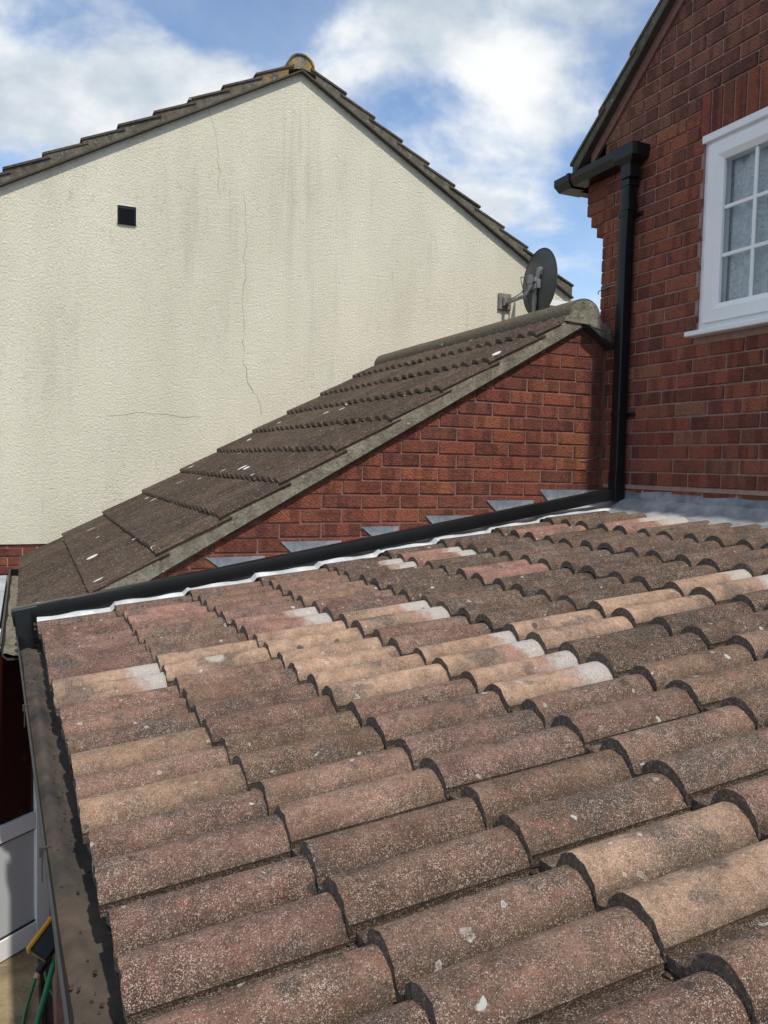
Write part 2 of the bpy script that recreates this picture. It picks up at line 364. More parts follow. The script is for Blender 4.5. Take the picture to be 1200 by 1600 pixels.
# ------------------------------------------------------------------ object helpers
WL = {}          # world location of every parent (none of them is rotated)
def link(o, parent=None, loc=None):
    col.objects.link(o)
    if loc is not None: o.location = loc
    WL[o.name] = Vector(o.location)
    if parent is not None:
        o.parent = parent; o.matrix_parent_inverse = Matrix.Translation(-WL[parent.name])
    return o
def thing(name, label, cat, loc, group=None):
    o = bpy.data.objects.new(name, None); o.empty_display_size = .1; o.location = loc; link(o)
    tag(o, label, cat, group); return o
def tag(o, label=None, cat=None, group=None, kind=None):
    if label: o['label'] = label
    if cat: o['category'] = cat
    if group: o['group'] = group
    if kind: o['kind'] = kind
    return o
def mesh(name, verts, faces, mats, smooth=None, fmat=None):
    me = bpy.data.meshes.new(name); me.from_pydata([tuple(v) for v in verts], [], faces)
    for m in (mats if isinstance(mats, (list, tuple)) else [mats]): me.materials.append(m)
    if fmat: me.polygons.foreach_set('material_index', fmat)
    bm = bmesh.new(); bm.from_mesh(me); bmesh.ops.recalc_face_normals(bm, faces=bm.faces); bm.to_mesh(me); bm.free()
    if smooth:
        me.polygons.foreach_set('use_smooth', [True]*len(me.polygons)); me.set_sharp_from_angle(angle=R(smooth))
    me.update(); return me
def part(name, vf, mat, parent=None, smooth=None, origin=None, fmat=None):
    """world-space verts -> object with its origin at the middle of the shape"""
    V = np.array(vf[0], float); c = Vector(origin) if origin is not None else Vector((V.min(0)+V.max(0))/2)
    me = mesh(name, V-np.array(c), vf[1], mat, smooth, fmat)
    return link(bpy.data.objects.new(name, me), parent, c)
def join(*vfs):
    V, F = [], []
    for v, f in vfs:
        o = len(V); V += [tuple(x) for x in v]; F += [tuple(i+o for i in q) for q in f]
    return V, F
def box(x0, x1, y0, y1, z0, z1):
    v = [(x, y, z) for x in (x0, x1) for y in (y0, y1) for z in (z0, z1)]
    return v, [(0, 1, 3, 2), (4, 6, 7, 5), (0, 4, 5, 1), (2, 3, 7, 6), (0, 2, 6, 4), (1, 5, 7, 3)]
def bbox(x0, x1, y0, y1, z0, z1, bev=.004, seg=1):
    bm = bmesh.new(); v, f = box(x0, x1, y0, y1, z0, z1)
    vs = [bm.verts.new(p) for p in v]
    for q in f: bm.faces.new([vs[i] for i in q])
    bmesh.ops.bevel(bm, geom=list(bm.edges), offset=bev, segments=seg, profile=.5, affect='EDGES')
    bm.verts.index_update(); out = ([tuple(x.co) for x in bm.verts], [tuple(x.index for x in q.verts) for q in bm.faces]); bm.free(); return out
def prism(poly, axis, a0, a1, order='xz'):
    """convex polygon in two axes, extruded along the third"""
    n = len(poly); V = []
    for a in (a0, a1):
        for p, q in poly:
            V.append({'y': (p, a, q), 'x': (a, p, q), 'z': (p, q, a)}[axis])
    F = [tuple(range(n)), tuple(range(2*n-1, n-1, -1))] + [(i, (i+1) % n, n+(i+1) % n, n+i) for i in range(n)]
    return V, F
def sweep(path, prof, up=(0, 0, 1), caps=True, closed=True):
    """profile (side, up) swept along a polyline with mitred corners"""
    P = [Vector(p) for p in path]; up = Vector(up); V, F = [], []; n = len(prof)
    for i, p in enumerate(P):
        d0 = (P[i]-P[i-1]).normalized() if i else None; d1 = (P[i+1]-P[i]).normalized() if i < len(P)-1 else None
        if d0 is None: t, k = d1, 1
        elif d1 is None: t, k = d0, 1
        else:
            t = (d0+d1).normalized(); k = 1/max(.25, t.dot(d1))
        s = t.cross(up); 
        s = s.normalized() if s.length > 1e-4 else Vector((1, 0, 0)); u = s.cross(t).normalized()
        if d0 is not None and d1 is not None:
            bend = (d1-d0); bs, bu = abs(bend.dot(s)), abs(bend.dot(u))
            ks, ku = (k, 1) if bs > bu else (1, k)
        else: ks = ku = 1
        for a, b_ in prof: V.append(p + s*a*ks + u*b_*ku)
    m = n if closed else n-1
    for i in range(len(P)-1):
        for j in range(m): F.append((i*n+j, i*n+(j+1) % n, (i+1)*n+(j+1) % n, (i+1)*n+j))
    if caps and closed: F += [tuple(range(n)), tuple(range(len(P)*n-1, (len(P)-1)*n-1, -1))]
    return V, F
def tube(path, r, n=8, up=(0, 0, 1)):
    return sweep(path, [(r*math.cos(2*math.pi*i/n), r*math.sin(2*math.pi*i/n)) for i in range(n)], up)
def rsq(w, h, r, seg=3):
    out = []
    for cx_, cy_, a0 in ((w/2-r, h/2-r, 0), (-w/2+r, h/2-r, 90), (-w/2+r, -h/2+r, 180), (w/2-r, -h/2+r, 270)):
        for k in range(seg+1):
            a = R(a0+90*k/seg); out.append((cx_+r*math.cos(a), cy_+r*math.sin(a)))
    return out
def spline(pts, n=8):
    P = [Vector(p) for p in pts]; out = []
    for i in range(len(P)-1):
        p0, p1, p2, p3 = P[max(i-1, 0)], P[i], P[i+1], P[min(i+2, len(P)-1)]
        for k in range(n):
            t = k/n; out.append(.5*((2*p1)+(p2-p0)*t+(2*p0-5*p1+4*p2-p3)*t*t+(3*p1-p0-3*p2+p3)*t**3))
    return out+[P[-1]]
def clip(poly, a, b_, c):
    """keep a*u + b*v <= c"""
    out = []
    for i in range(len(poly)):
        p, q = poly[i], poly[(i+1) % len(poly)]
        dp, dq = a*p[0]+b_*p[1]-c, a*q[0]+b_*q[1]-c
        if dp <= 0: out.append(p)
        if dp*dq < 0:
            t = dp/(dp-dq); out.append((p[0]+(q[0]-p[0])*t, p[1]+(q[1]-p[1])*t))
    return out
def area(poly): return abs(sum(poly[i][0]*poly[(i+1) % len(poly)][1]-poly[(i+1) % len(poly)][0]*poly[i][1] for i in range(len(poly))))/2 if len(poly) > 2 else 0

# ------------------------------------------------------------------ roof geometry numbers
SL = .1654                                    # low roof, a little over 9 degrees
def zpan(x): return -.812 + (x+3.156)*SL      # level of the tile pans at their tails
TAIL0, GAUGE, COVER, ROLLH = -3.166, .322, .287, .051
SKEW = .0274                                  # the courses run slightly out of line with the house
GT = .5737                                    # garage roof 30 degrees
def gz(x): return .785 + (x+.19)*GT           # underside of the garage verge at the gable
GR_X = -.2                                    # garage ridge
# house verge on its gable: z as a function of Y
def hv(y): return 1.800 + (.30-y)*.853

# ------------------------------------------------------------------ ground
gr = part('ground', ([(-400, -400, -3.06), (400, -400, -3.06), (400, 400, -3.06), (-400, 400, -3.06)], [(0, 1, 2, 3)]), M['ground']); tag(gr, kind='structure')
patio = part('patio', box(-6.2, -3.12, -4.5, 3.4, -3.055, -3.02), M['ground']); tag(patio, kind='structure')
for i in range(5):
    for j in range(13):
        x0, y0 = -6.15+i*.605, -4.45+j*.605; dz = rng.uniform(-.006, .006)
        part('paving_slab', bbox(x0, x0+.593, y0, y0+.593, -3.015, -2.985+dz, .012), M['slab'], patio)

# ------------------------------------------------------------------ cream house behind
YC = 3.4; CP = math.tan(R(29.4)); AX, AZ = -.884, 3.515
house2 = thing('rendered_house', 'cream rendered house with wide plain gable wall and brown tiled verges', 'house', (AX, YC, -3.05))
XL, XR = AX-3.75, AX+3.18
def cz(x): return AZ-abs(x-AX)*CP
wall_poly = [(XL, -.795), (XR, -.795), (XR, cz(XR)), (AX, AZ), (XL, cz(XL))]
gw = part('render_wall', prism(wall_poly, 'y', YC, YC+.25), M['render'], house2)
gw2 = part('side_wall', join(box(XL, XL+.2, YC+.25, YC+8, -3.05, cz(XL)-.05), box(XR-.2, XR, YC+.25, YC+8, -3.05, cz(XR)-.05), box(XL, XR, YC+7.8, YC+8.0, -3.05, cz(XR))), M['render'], house2)
plinth = part('brick_plinth', box(XL+.01, XR-.01, YC+.018, YC+.24, -3.05, -.80), M['mortar_h'], house2)
PLINTH = True
# cracks: thin hairline channels
def crack(pts, wd, parent):
    P = [Vector(p) for p in pts]; V, F = [], []
    Q = []
    for i in range(len(P)-1):
        for k in range(5):
            t = k/5; q = P[i].lerp(P[i+1], t)
            if k: q += Vector((rng.uniform(-.012, .012), 0, rng.uniform(-.012, .012)))
            Q.append(q)
    Q.append(P[-1])
    for i, q in enumerate(Q):
        d_ = (Q[min(i+1, len(Q)-1)]-Q[max(i-1, 0)]).normalized(); nrm = Vector((d_.z, 0, -d_.x)); ww = wd*rng.uniform(.3, 1.2)*(.3 if i in (0, len(Q)-1) else 1)
        for sy in (-.0015, .004):
            V += [q+nrm*ww+Vector((0, sy, 0)), q-nrm*ww+Vector((0, sy, 0))]
    for i in range(len(Q)-1):
        a, b_ = i*4, i*4+4
        F += [(a, a+1, b_+1, b_), (a+2, b_+2, b_+3, a+3), (a, b_, b_+2, a+2), (a+1, a+3, b_+3, b_+1)]
    o = part('crack', (V, F), M['crack'], parent); return o
def cpx(px, py):      # photo position to the cream wall plane
    d_ = r2*((px-600)/1279.3) + u2*((800-py)/1279.3) + fw; c0 = cam.matrix_world.translation
    t = (YC-c0.y)/d_.y; return c0+d_*t
crack([cpx(*q) for q in ((381, 300), (383, 350), (387, 372), (380, 400), (384, 432), (379, 460), (381, 520), (380, 560))], .0022, gw)
crack([cpx(*q) for q in ((380, 560), (388, 600), (403, 625), (411, 648))], .003, gw)
crack([cpx(*q) for q in ((325, 170), (338, 215), (341, 260), (343, 315))], .0014, gw)
crack([cpx(*q) for q in ((165, 650), (215, 644), (262, 648), (315, 652))], .0018, gw)
# verge: mortar band + stepped tiles on both slopes
YV = YC-.055
GC = .293       # horizontal step of the courses
def verge_side(parent, ax, az, tan_, sgn, n, x_first, yv, ydeep, th, hgt, ridge_gap, orange=0):
    """wedges of mortar under each verge tile, and the tile over it; sgn -1 falls to the left"""
    for k in range(n):
        a = x_first+k*GC; b_ = a+GC                     # distance from the apex, head to tail
        za, zb = az-a*tan_, az-b_*tan_
        X = lambda s_: ax+sgn*s_
        lift = .042
        poly = [(X(a), za), (X(b_), zb), (X(b_), zb+hgt+lift-.004), (X(a), za+hgt-.004)]
        if sgn > 0: poly = poly[::-1]
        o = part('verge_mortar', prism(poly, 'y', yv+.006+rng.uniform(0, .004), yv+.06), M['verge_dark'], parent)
        o.color = (1, 1, 1, orange*.45 if k == 0 and sgn < 0 else 0)
        e = b_+.012
        ze = az-e*tan_+hgt+lift
        poly = [(X(a-.05), az-(a-.05)*tan_+hgt-.008), (X(e), ze), (X(e), ze+th), (X(a-.05), az-(a-.05)*tan_+hgt-.006+th)]
        if sgn > 0: poly = poly[::-1]
        t = part('tile', prism(poly, 'y', yv-rng.uniform(0, .006), yv+ydeep), M['gtile'], parent)
        t.color = (.075*rng.uniform(.8, 1.2), .060, .048, 0)
verge_side(house2, AX, AZ, CP, -1, 12, .13, YV, .30, .018, .062, .1, 1)
verge_side(house2, AX, AZ, CP, 1, 10, .13, YV, .30, .018, .062, .1, 1)
for sgn, Lx in ((-1, 3.66), (1, 3.08)):
    e = [(AX, AZ+.075), (AX+sgn*Lx, AZ+.075-Lx*CP), (AX+sgn*Lx, AZ+.015-Lx*CP), (AX, AZ+.015)]
    part('roof', prism(e if sgn < 0 else e[::-1], 'y', YC+.26, YC+8.1), M['plainroof'], house2)
    # dark undercloak strip under the mortar
    e = [(AX, AZ+.001), (AX+sgn*Lx, AZ+.001-Lx*CP), (AX+sgn*Lx, AZ-.014-Lx*CP), (AX, AZ-.014)]
    part('undercloak', prism(e if sgn < 0 else e[::-1], 'y', YV+.002, YC-.001), M['plainroof'], house2)
def halfround(cx_, zc, r, y0, y1, th=.016, n=14, drop=.02):
    V, F = [], []
    for y in (y0, y1):
        for rr in (r, r-th):
            V.append((cx_-rr, y, zc-drop))
            for i in range(n+1):
                a = math.pi-math.pi*i/n; V.append((cx_+rr*math.cos(a), y, zc+rr*math.sin(a)*.86))
            V.append((cx_+rr, y, zc-drop))
    m_ = n+3
    for i in range(m_-1):
        F += [(i, i+1, 2*m_+i+1, 2*m_+i), (m_+i, 3*m_+i, 3*m_+i+1, m_+i+1), (i, m_+i, m_+i+1, i+1), (2*m_+i, 2*m_+i+1, 3*m_+i+1, 3*m_+i)]
    F += [(0, 2*m_, 3*m_, m_), (m_-1, 2*m_-1, 4*m_-1, 3*m_-1)]
    return V, F
for k in range(9):
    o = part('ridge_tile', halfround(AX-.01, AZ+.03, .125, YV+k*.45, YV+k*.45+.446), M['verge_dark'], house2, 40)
    o.color = (1, 1, 1, .9 if k == 0 else .2)
capo = part('ridge_end_mortar', prism([(AX-.01+.112*math.cos(a), AZ+.045+.095*math.sin(a)) for a in [math.pi*i/10 for i in range(11)]]+[(AX-.16, AZ-.03), (AX, AZ+.012), (AX+.16, AZ-.03)][::1], 'y', YV+.012, YV+.09), M['verge'], house2); capo.color = (1, 1, 1, 1)
# air vent: part of the wall
v0 = cpx(198, 337); vw, vh = .076, .077
vent = part('air_vent', bbox(v0.x-vw, v0.x+vw, YC-.018, YC+.02, v0.z-vh, v0.z+vh, .004), M['black'], house2)
for k in range(9):
    z = v0.z-vh+.018+k*.0145
    part('slat', ([(v0.x-vw+.012, YC-.019, z), (v0.x+vw-.012, YC-.019, z), (v0.x+vw-.012, YC-.026, z-.007), (v0.x-vw+.012, YC-.026, z-.007),
                   (v0.x-vw+.012, YC-.019, z+.003), (v0.x+vw-.012, YC-.019, z+.003), (v0.x+vw-.012, YC-.026, z-.004), (v0.x-vw+.012, YC-.026, z-.004)],
                  [(0, 1, 2, 3), (4, 7, 6, 5), (0, 4, 5, 1), (3, 2, 6, 7), (0, 3, 7, 4), (1, 5, 6, 2)]), M['black'], vent)
part('putty', join(box(v0.x-vw-.010, v0.x+vw+.010, YC-.006, YC+.01, v0.z+vh+.001, v0.z+vh+.010), box(v0.x+vw+.001, v0.x+vw+.010, YC-.006, YC+.01, v0.z-vh, v0.z+vh), box(v0.x-vw-.009, v0.x-vw-.001, YC-.006, YC+.01, v0.z-vh, v0.z+vh)), M['soot'], vent)
# eaves corbel in brick at the right end
part('brick_corbel', box(XR-.42, XR-.02, YC-.03, YC-.002, cz(XR)-.42, cz(XR)-.10), M['mortar_g'], house2)
part('cream_soffit', box(XR-.60, XR+.06, YC-.05, YC-.031, cz(XR)-.06, cz(XR)+.0), M['white'], house2)

# ------------------------------------------------------------------ brick laying
BRICK_MESH = {}
def brick_mesh(kind, mat, du=.215, dv=.065, proud=.012):
    if (kind, mat.name) in BRICK_MESH: return BRICK_MESH[(kind, mat.name)]
    out = []
    for k in range(4):
        r_ = random.Random(k*7+3)
        v, f = bbox(-du/2, du/2, 0, proud+.02, -dv/2, dv/2, .0035)
        v = [(a+r_.uniform(-.0012, .0012), b_+r_.uniform(-.001, .001), c+r_.uniform(-.0012, .0012)) for a, b_, c in v]
        out.append(mesh('brick_mesh', v, f, mat))
    BRICK_MESH[(kind, mat.name)] = out; return out
def brick_colour(pal, r_):
    c = r_.choice(pal); k = r_.uniform(.88, 1.12); k *= 1.2; return (c[0]*k, c[1]*k*r_.uniform(.92, 1.08), c[2]*k, 1)
def lay(parent, mat, pal, frame, rows, u0, u1, phase, planes, holes, seed, vis=None, name='brick'):
    """frame: function (u, v, w) -> world, rotation z; rows k: joint centre at k*.075"""
    fn, rz = frame; r_ = random.Random(seed); ms = brick_mesh('full', mat); rest = []
    count = 0
    for k in rows:
        v0, v1 = k*.075+.005, k*.075+.070; ph = phase(k)
        i0 = math.floor((u0-ph)/.225)-1
        for i in range(i0, i0+int((u1-u0)/.225)+4):
            a, b_ = ph+i*.225+.005, ph+i*.225+.220
            a2, b2 = max(a, u0), min(b_, u1)
            if b2-a2 < .02: continue
            segs = [(a2, b2)]
            for (h0, h1, g0, g1) in holes:
                if v1 > g0+.02 and v0 < g1-.02:
                    ns = []
                    for s0, s1 in segs:
                        if s1 <= h0 or s0 >= h1: ns.append((s0, s1)); continue
                        if h0-s0 > .02: ns.append((s0, h0))
                        if s1-h1 > .02: ns.append((h1, s1))
                    segs = ns
            for s0, s1 in segs:
                poly = [(s0, v0), (s1, v0), (s1, v1), (s0, v1)]
                for pl in planes: poly = clip(poly, *pl)
                if area(poly) < .0012: continue
                full = abs(area(poly)-.215*.065) < 1e-5
                if vis and not vis((s0+s1)/2, (v0+v1)/2): rest.append(prism(poly, 'y', -.004, .03)); continue
                cu = sum(p[0] for p in poly)/len(poly); cv_ = sum(p[1] for p in poly)/len(poly)
                if full: me = r_.choice(ms); cu, cv_ = (s0+s1)/2, (v0+v1)/2
                else:
                    pv = prism([(p[0]-cu, p[1]-cv_) for p in poly], 'y', 0, .032); me = mesh('cut_brick', pv[0], pv[1], mat)
                o = bpy.data.objects.new(name, me); o.rotation_euler = (r_.gauss(0, .006), r_.gauss(0, .004), rz+r_.gauss(0, .008))
                o.color = brick_colour(PAL_T if (mat.name == 'dark_red_brick' and v0 > 1.80) else pal, r_)
                link(o, parent, fn(cu, cv_, -.006-abs(r_.gauss(0, .0014)))); count += 1
    if rest:
        V, F = join(*rest)
        V = [fn(u, v, w_) for u, w_, v in V]
        o = part('brickwork', (V, F), mat, parent); o.color = (.19, .06, .04, 1); tag(o, kind='stuff')
    return count
PAL_G = [(.185, .058, .036)]*4+[(.165, .052, .034)]*4+[(.21, .070, .038)]*2+[(.14, .047, .035)]*2+[(.16, .062, .042)]
PAL_T = [(.20, .078, .056)]*3+[(.165, .066, .05)]*2+[(.23, .098, .07)]
PAL_H = [(.255, .080, .050)]*4+[(.225, .072, .047)]*4+[(.27, .096, .055)]*2+[(.185, .062, .044)]*3+[(.24, .10, .066)]

lay(plinth, M['brick_g'], PAL_G, (lambda u, v, w_: Vector((u, YC+.016+w_, v)), 0), range(-21, -10), -4.3, -2.6, lambda k: .03 if k % 2 else .1425, [], [], 77)

# ------------------------------------------------------------------ garage
garage = thing('garage', 'small red brick garage with dark stained tiled roof and brick gable', 'garage', (-1.6, .05, -3.05))
gpoly = [(-3.08, -3.05), (0, -3.05), (0, gz(0)-.06-.0), (-.012, .70), (GR_X, .800), (-3.08, gz(-3.08)+.008)]
gpoly = [(-3.08, -3.05), (-.004, -3.05), (-.004, .690), (GR_X, .798), (-3.08, gz(-3.08)+.008)]
gwall = part('gable_wall', prism(gpoly, 'y', .0, .22), M['mortar_g'], garage)
def fr_g(u, v, w_): return Vector((u, w_, v))
X0 = -.6698
lay(gwall, M['brick_g'], PAL_G, (fr_g, 0), range(-11, 11), -3.08, -.035, lambda k: X0-.005+(0 if k % 2 == 0 else -.1125),
    [(-GT, 1, gz(0)+.0), (.50, 1, .79+.5*GR_X+.004), (SL, -1, -(zpan(0)-.02))], [], 5)
part('side_wall', join(box(-3.08, -2.86, .22, 2.75, -3.05, gz(-3.08)+.0), box(-3.08, 2.2, 2.55, 2.75, -3.05, -.8), prism([(-3.08, -.8), (2.2, -.8), (GR_X, .78)], 'y', 2.55, 2.75)), M['mortar_g'], garage)
# roof tiles of the garage
def tile_mesh(name, mat, end, length, cover, rollh, rolls, th, seed, nx=5, jitter=.0, seg=9, sharp=True, pan=.043):
    r_ = random.Random(seed); prof = []
    # (start of roll, end of roll) across the tile, flat pans between
    if rolls == 1: spans = [(pan, cover)]
    else: spans = [(pan, cover*.5+.005), (cover*.5+.5*pan, cover)]
    ws = [(0.0, 0.0)]
    for k, (s0, s1) in enumerate(spans):
        for i in range(seg+1):
            t = i/seg; t = .5-.5*math.cos(math.pi*t)*(.55+.45*abs(math.cos(math.pi*t))) if sharp else t
            z = rollh*max(0, 1-abs(2*t-1)**2.1)**.66
            if i == seg and k == len(spans)-1: z = .013
            ws.append((s0+(s1-s0)*t, z))
    last = -1
    for wv, z in ws:
        if wv > last+1e-5: prof.append((wv, z)); last = wv
    n = len(prof); V = []; F = []; fm = []
    xs = [length*i/(nx-1) for i in range(nx)]
    jit = [r_.uniform(-1, 1)*jitter for _ in range(n)]
    for i, x in enumerate(xs):
        for j, (wv, z) in enumerate(prof):
            xx = x+(jit[j] if i == 0 else 0); wob = r_.uniform(-.0006, .0006)
            V.append((xx, -wv, z+wob))
    off = len(V)
    for i, x in enumerate(xs):
        for j, (wv, z) in enumerate(prof):
            V.append((V[i*n+j][0], -wv if j < n-1 else -wv+.005, z*.92-th if j < n-1 else .0055))
    for i in range(nx-1):
        for j in range(n-1):
            F.append((i*n+j, i*n+j+1, (i+1)*n+j+1, (i+1)*n+j)); fm.append(0)
            F.append((off+i*n+j, off+(i+1)*n+j, off+(i+1)*n+j+1, off+i*n+j+1)); fm.append(0)
        for j in (0, n-1): F.append((i*n+j, (i+1)*n+j, off+(i+1)*n+j, off+i*n+j)); fm.append(0)
    for j in range(n-1):
        F.append((j, off+j, off+j+1, j+1)); fm.append(1)
        F.append(((nx-1)*n+j, (nx-1)*n+j+1, off+(nx-1)*n+j+1, off+(nx-1)*n+j)); fm.append(0)
    return mesh(name, V, F, [mat, end], 50, fm)
g_cover = .2415
gmesh = [tile_mesh('garage_tile_mesh', M['gtile'], M['tile_end'],   .40, g_cover, .044, 2, .018, s, nx=2, jitter=.002, seg=7, pan=.03) for s in range(3)]
gang = math.atan(GT); g_gauge = .30/math.cos(gang); gtilt = gang-math.asin(.025/g_gauge)
G_Y0 = -.050
GH = .105                                    # tile pans above the line of the verge underside
for k in range(10):
    xt = -3.235+k*.30
    for j in range(12):
        o = bpy.data.objects.new('tile', gmesh[(k*3+j*5) % 3])
        o.rotation_euler = (0, -gtilt+rng.gauss(0, .004), rng.gauss(0, .003))
        # tile runs from G_Y0 backwards: rolls counted from the far side
        y = G_Y0+g_cover*(12-j)
        c = rng.uniform(.78, 1.22); o.color = (.058*c, .041*c, .031*c*rng.uniform(.92, 1.05), 0)
        link(o, garage, (xt, y, gz(xt)+GH-.012+rng.gauss(0, .001)))
# verge mortar: a wedge under every verge tile
for k in range(10):
    xt = -3.225+k*.30; xh = min(xt+.30, GR_X+.02)
    poly = [(xt, gz(xt)), (xh, gz(xh)), (xh, gz(xh)+GH-.036), (xt, gz(xt)+GH-.015)]
    part('verge_mortar', prism(poly, 'y', -.040-rng.uniform(0, .004), -.002), M['verge'], garage).color = (1, 1, 1, 0)
part('undercloak', prism([(-3.22, gz(-3.22)-.010), (GR_X, gz(GR_X)-.010), (GR_X, gz(GR_X)-.001), (-3.22, gz(-3.22)-.001)], 'y', -.034, -.001), M['plainroof'], garage)
# short right slope next to the house
zr = gz(GR_X)
part('verge_mortar', prism([(GR_X+.02, zr-.004), (-.012, zr-.118), (-.012, zr-.01), (GR_X+.02, zr+.085)][::-1], 'y', -.046, -.002), M['verge'], garage).color = (1, 1, 1, 0)
part('undercloak', prism([(GR_X, zr-.001), (GR_X, zr-.014), (-.012, zr-.132), (-.012, zr-.119)], 'y', -.085, -.0015), M['black_dull'], garage)
part('rear_slope', prism([(GR_X, zr+.06), (2.4, zr+.06-2.6*GT), (2.4, zr-2.6*GT), (GR_X, zr)], 'y', .085, 2.75), M['plainroof'], garage)
part('roof_deck', prism([(-3.18, gz(-3.18)+.040), (GR_X, gz(GR_X)+.040), (GR_X, gz(GR_X)+.015), (-3.18, gz(-3.18)+.015)], 'y', .0, 2.8), M['plainroof'], garage)
for k in range(7):
    o = part('ridge_tile', halfround(GR_X-.01, zr+.058+rng.gauss(0, .001), .110, G_Y0+.004+k*.415, G_Y0+k*.415+.413), M['gtile'], garage, 40); o.color = (.105, .088, .066, 0)
part('ridge_end_mortar', prism([(GR_X-.01+  .104*math.cos(a), zr+.054+.086*math.sin(a)) for a in [math.pi*i/10 for i in range(11)]]+[(GR_X-.15, zr+.01), (GR_X, zr+.004), (GR_X+.15, zr-.03)], 'y', G_Y0-.002, .03), M['verge'], garage).color = (1, 1, 1, 0)

# ------------------------------------------------------------------ brick house on the right
house = thing('brick_house', 'tall dark red brick house gable with white framed window', 'house', (0, -3.5, -3.05))
YR = -1.312; Y1, Y2 = .075, -2.70; zrdg = hv(YR)
WY0, WY1, WZ0, WZ1 = -.712, -1.912, .655, 1.637
def hpoly_pts(): return [(Y1, -3.05), (Y1, hv(Y1)-.02), (YR, zrdg-.02), (Y2, hv(Y1)-.02), (Y2, -3.05)]
# core with an opening for the window: strips
core = [prism([(Y1, -3.05), (Y1, hv(Y1)-.03), (WY0, hv(WY0)-.03), (WY0, -3.05)], 'x', .0, .22),
        prism([(WY0, -3.05), (WY0, WZ0), (WY1, WZ0), (WY1, -3.05)], 'x', .0, .22),
        prism([(WY0, WZ1), (WY0, hv(WY0)-.03), (WY1, hv(WY1)-.03), (WY1, WZ1)], 'x', .0, .22),
        prism([(WY1, -3.05), (WY1, hv(WY1)-.03), (YR, zrdg-.03), (Y2, hv(Y1)-.03), (Y2, -3.05)], 'x', .0, .22)]
hwall = part('gable_wall', join(*core), M['mortar_h'], house)
def fr_h(u, v, w_): return Vector((w_, -u, v))
H0 = 1.1537
tv = .853
lay(hwall, M['brick_h'], PAL_H, (fr_h, R(-90)), range(-4, 44), -Y1, 2.70, lambda k: H0-.005+(0 if k % 2 == 0 else -.1125),
    [(-tv, 1, hv(0)-.075), (tv, 1, hv(0)+2*1.312*tv-.075)], [(-WY0, -WY1, WZ0-.03, WZ1+.0), (-WY0-.03, -WY1+.045, WZ1, 1.88)], 9,
    vis=lambda u, v: u < 1.62 and v < 2.75 and v > -.2 or (u < 1.5 and v <= 3.3 and v > -.2))
# soldier course over the window
sm = brick_mesh('soldier', M['brick_h'], .065, .213)
for i in range(17):
    y = WY0+.03-.034-i*.075
    o = bpy.data.objects.new('soldier_brick', sm[i % 4]); o.rotation_euler = (0, 0, R(-90)+rng.gauss(0, .008)); o.color = brick_colour([(.21, .060, .04), (.25, .085, .05), (.17, .048, .036), (.23, .068, .042)], rng)
    link(o, hwall, (-.007, y, 1.657+.1075))
# corbelled bricks at the corner
for k, yo in ((18, .137), (19, .195), (20, .238), (21, .238), (22, .238)):
    o = part('corbel_brick', bbox(-.008, .10, Y1-.01, yo, k*.075+.003-.005, k*.075+.069, .004), M['brick_h'], hwall); o.color = brick_colour(PAL_H, rng)
for k in range(18, 23):
    part('mortar_bed', box(-.001, .09, Y1-.02, {18: .128, 19: .186}.get(k, .229), k*.075-.004, k*.075+.072), M['mortar_h'], hwall)
part('rear_wall', join(box(.23, 6, Y1-.2, Y1, -3.05, hv(Y1)-.1), box(.23, 6, Y2, Y2+.2, -3.05, hv(Y1)-.1)), M['mortar_h'], house)
# verge
def hb(y): return hv(y)
e0, e1 = .335, YR
def vstrip(dz0, dz1, x0, x1, ya, yb): return prism([(ya, hv(ya)+dz0), (yb, hv(yb)+dz0), (yb, hv(yb)+dz1), (ya, hv(ya)+dz1)], 'x', x0, x1)
part('verge_bed', vstrip(-.095, -.02, -.020, -.002, .20, e1), M['mortar_g'], house)
part('undercloak', vstrip(-.022, -.008, -.062, -.001, e0-.02, e1), M['plainroof'], house)
vk = 0
y = e0
while y > e1+.1:
    yb = max(y-.262, e1); lift = .028
    part('verge_mortar', prism([(y, hv(y)-.007), (yb, hv(yb)-.007), (yb, hv(yb)+.045), (y, hv(y)+.045+lift)], 'x', -.056-rng.uniform(0, .003), -.002), M['verge_dark'], house).color = (1, 1, 1, 0)
    ym = y+.014
    t = part('tile', prism([(ym, hv(ym)+.046+lift), (yb-.04, hv(yb-.04)+.042), (yb-.04, hv(yb-.04)+.062), (ym, hv(ym)+.066+lift)], 'x', -.064-rng.uniform(0, .004), .25), M['gtile'], house)
    t.color = (.10, .085, .06, 0); y = yb
part('roof', join(prism([(e0, hv(e0)), (YR, zrdg), (YR, zrdg+.05), (e0, hv(e0)+.05)], 'x', .24, 6.1), prism([(YR, zrdg), (2*YR-e0, hv(e0)), (2*YR-e0, hv(e0)+.05), (YR, zrdg+.05)], 'x', -.05, 6.1)), M['plainroof'], house)
part('soffit', box(-.006, 6, Y1+.02, .33, 1.735, 1.765), M['black_dull'], house)
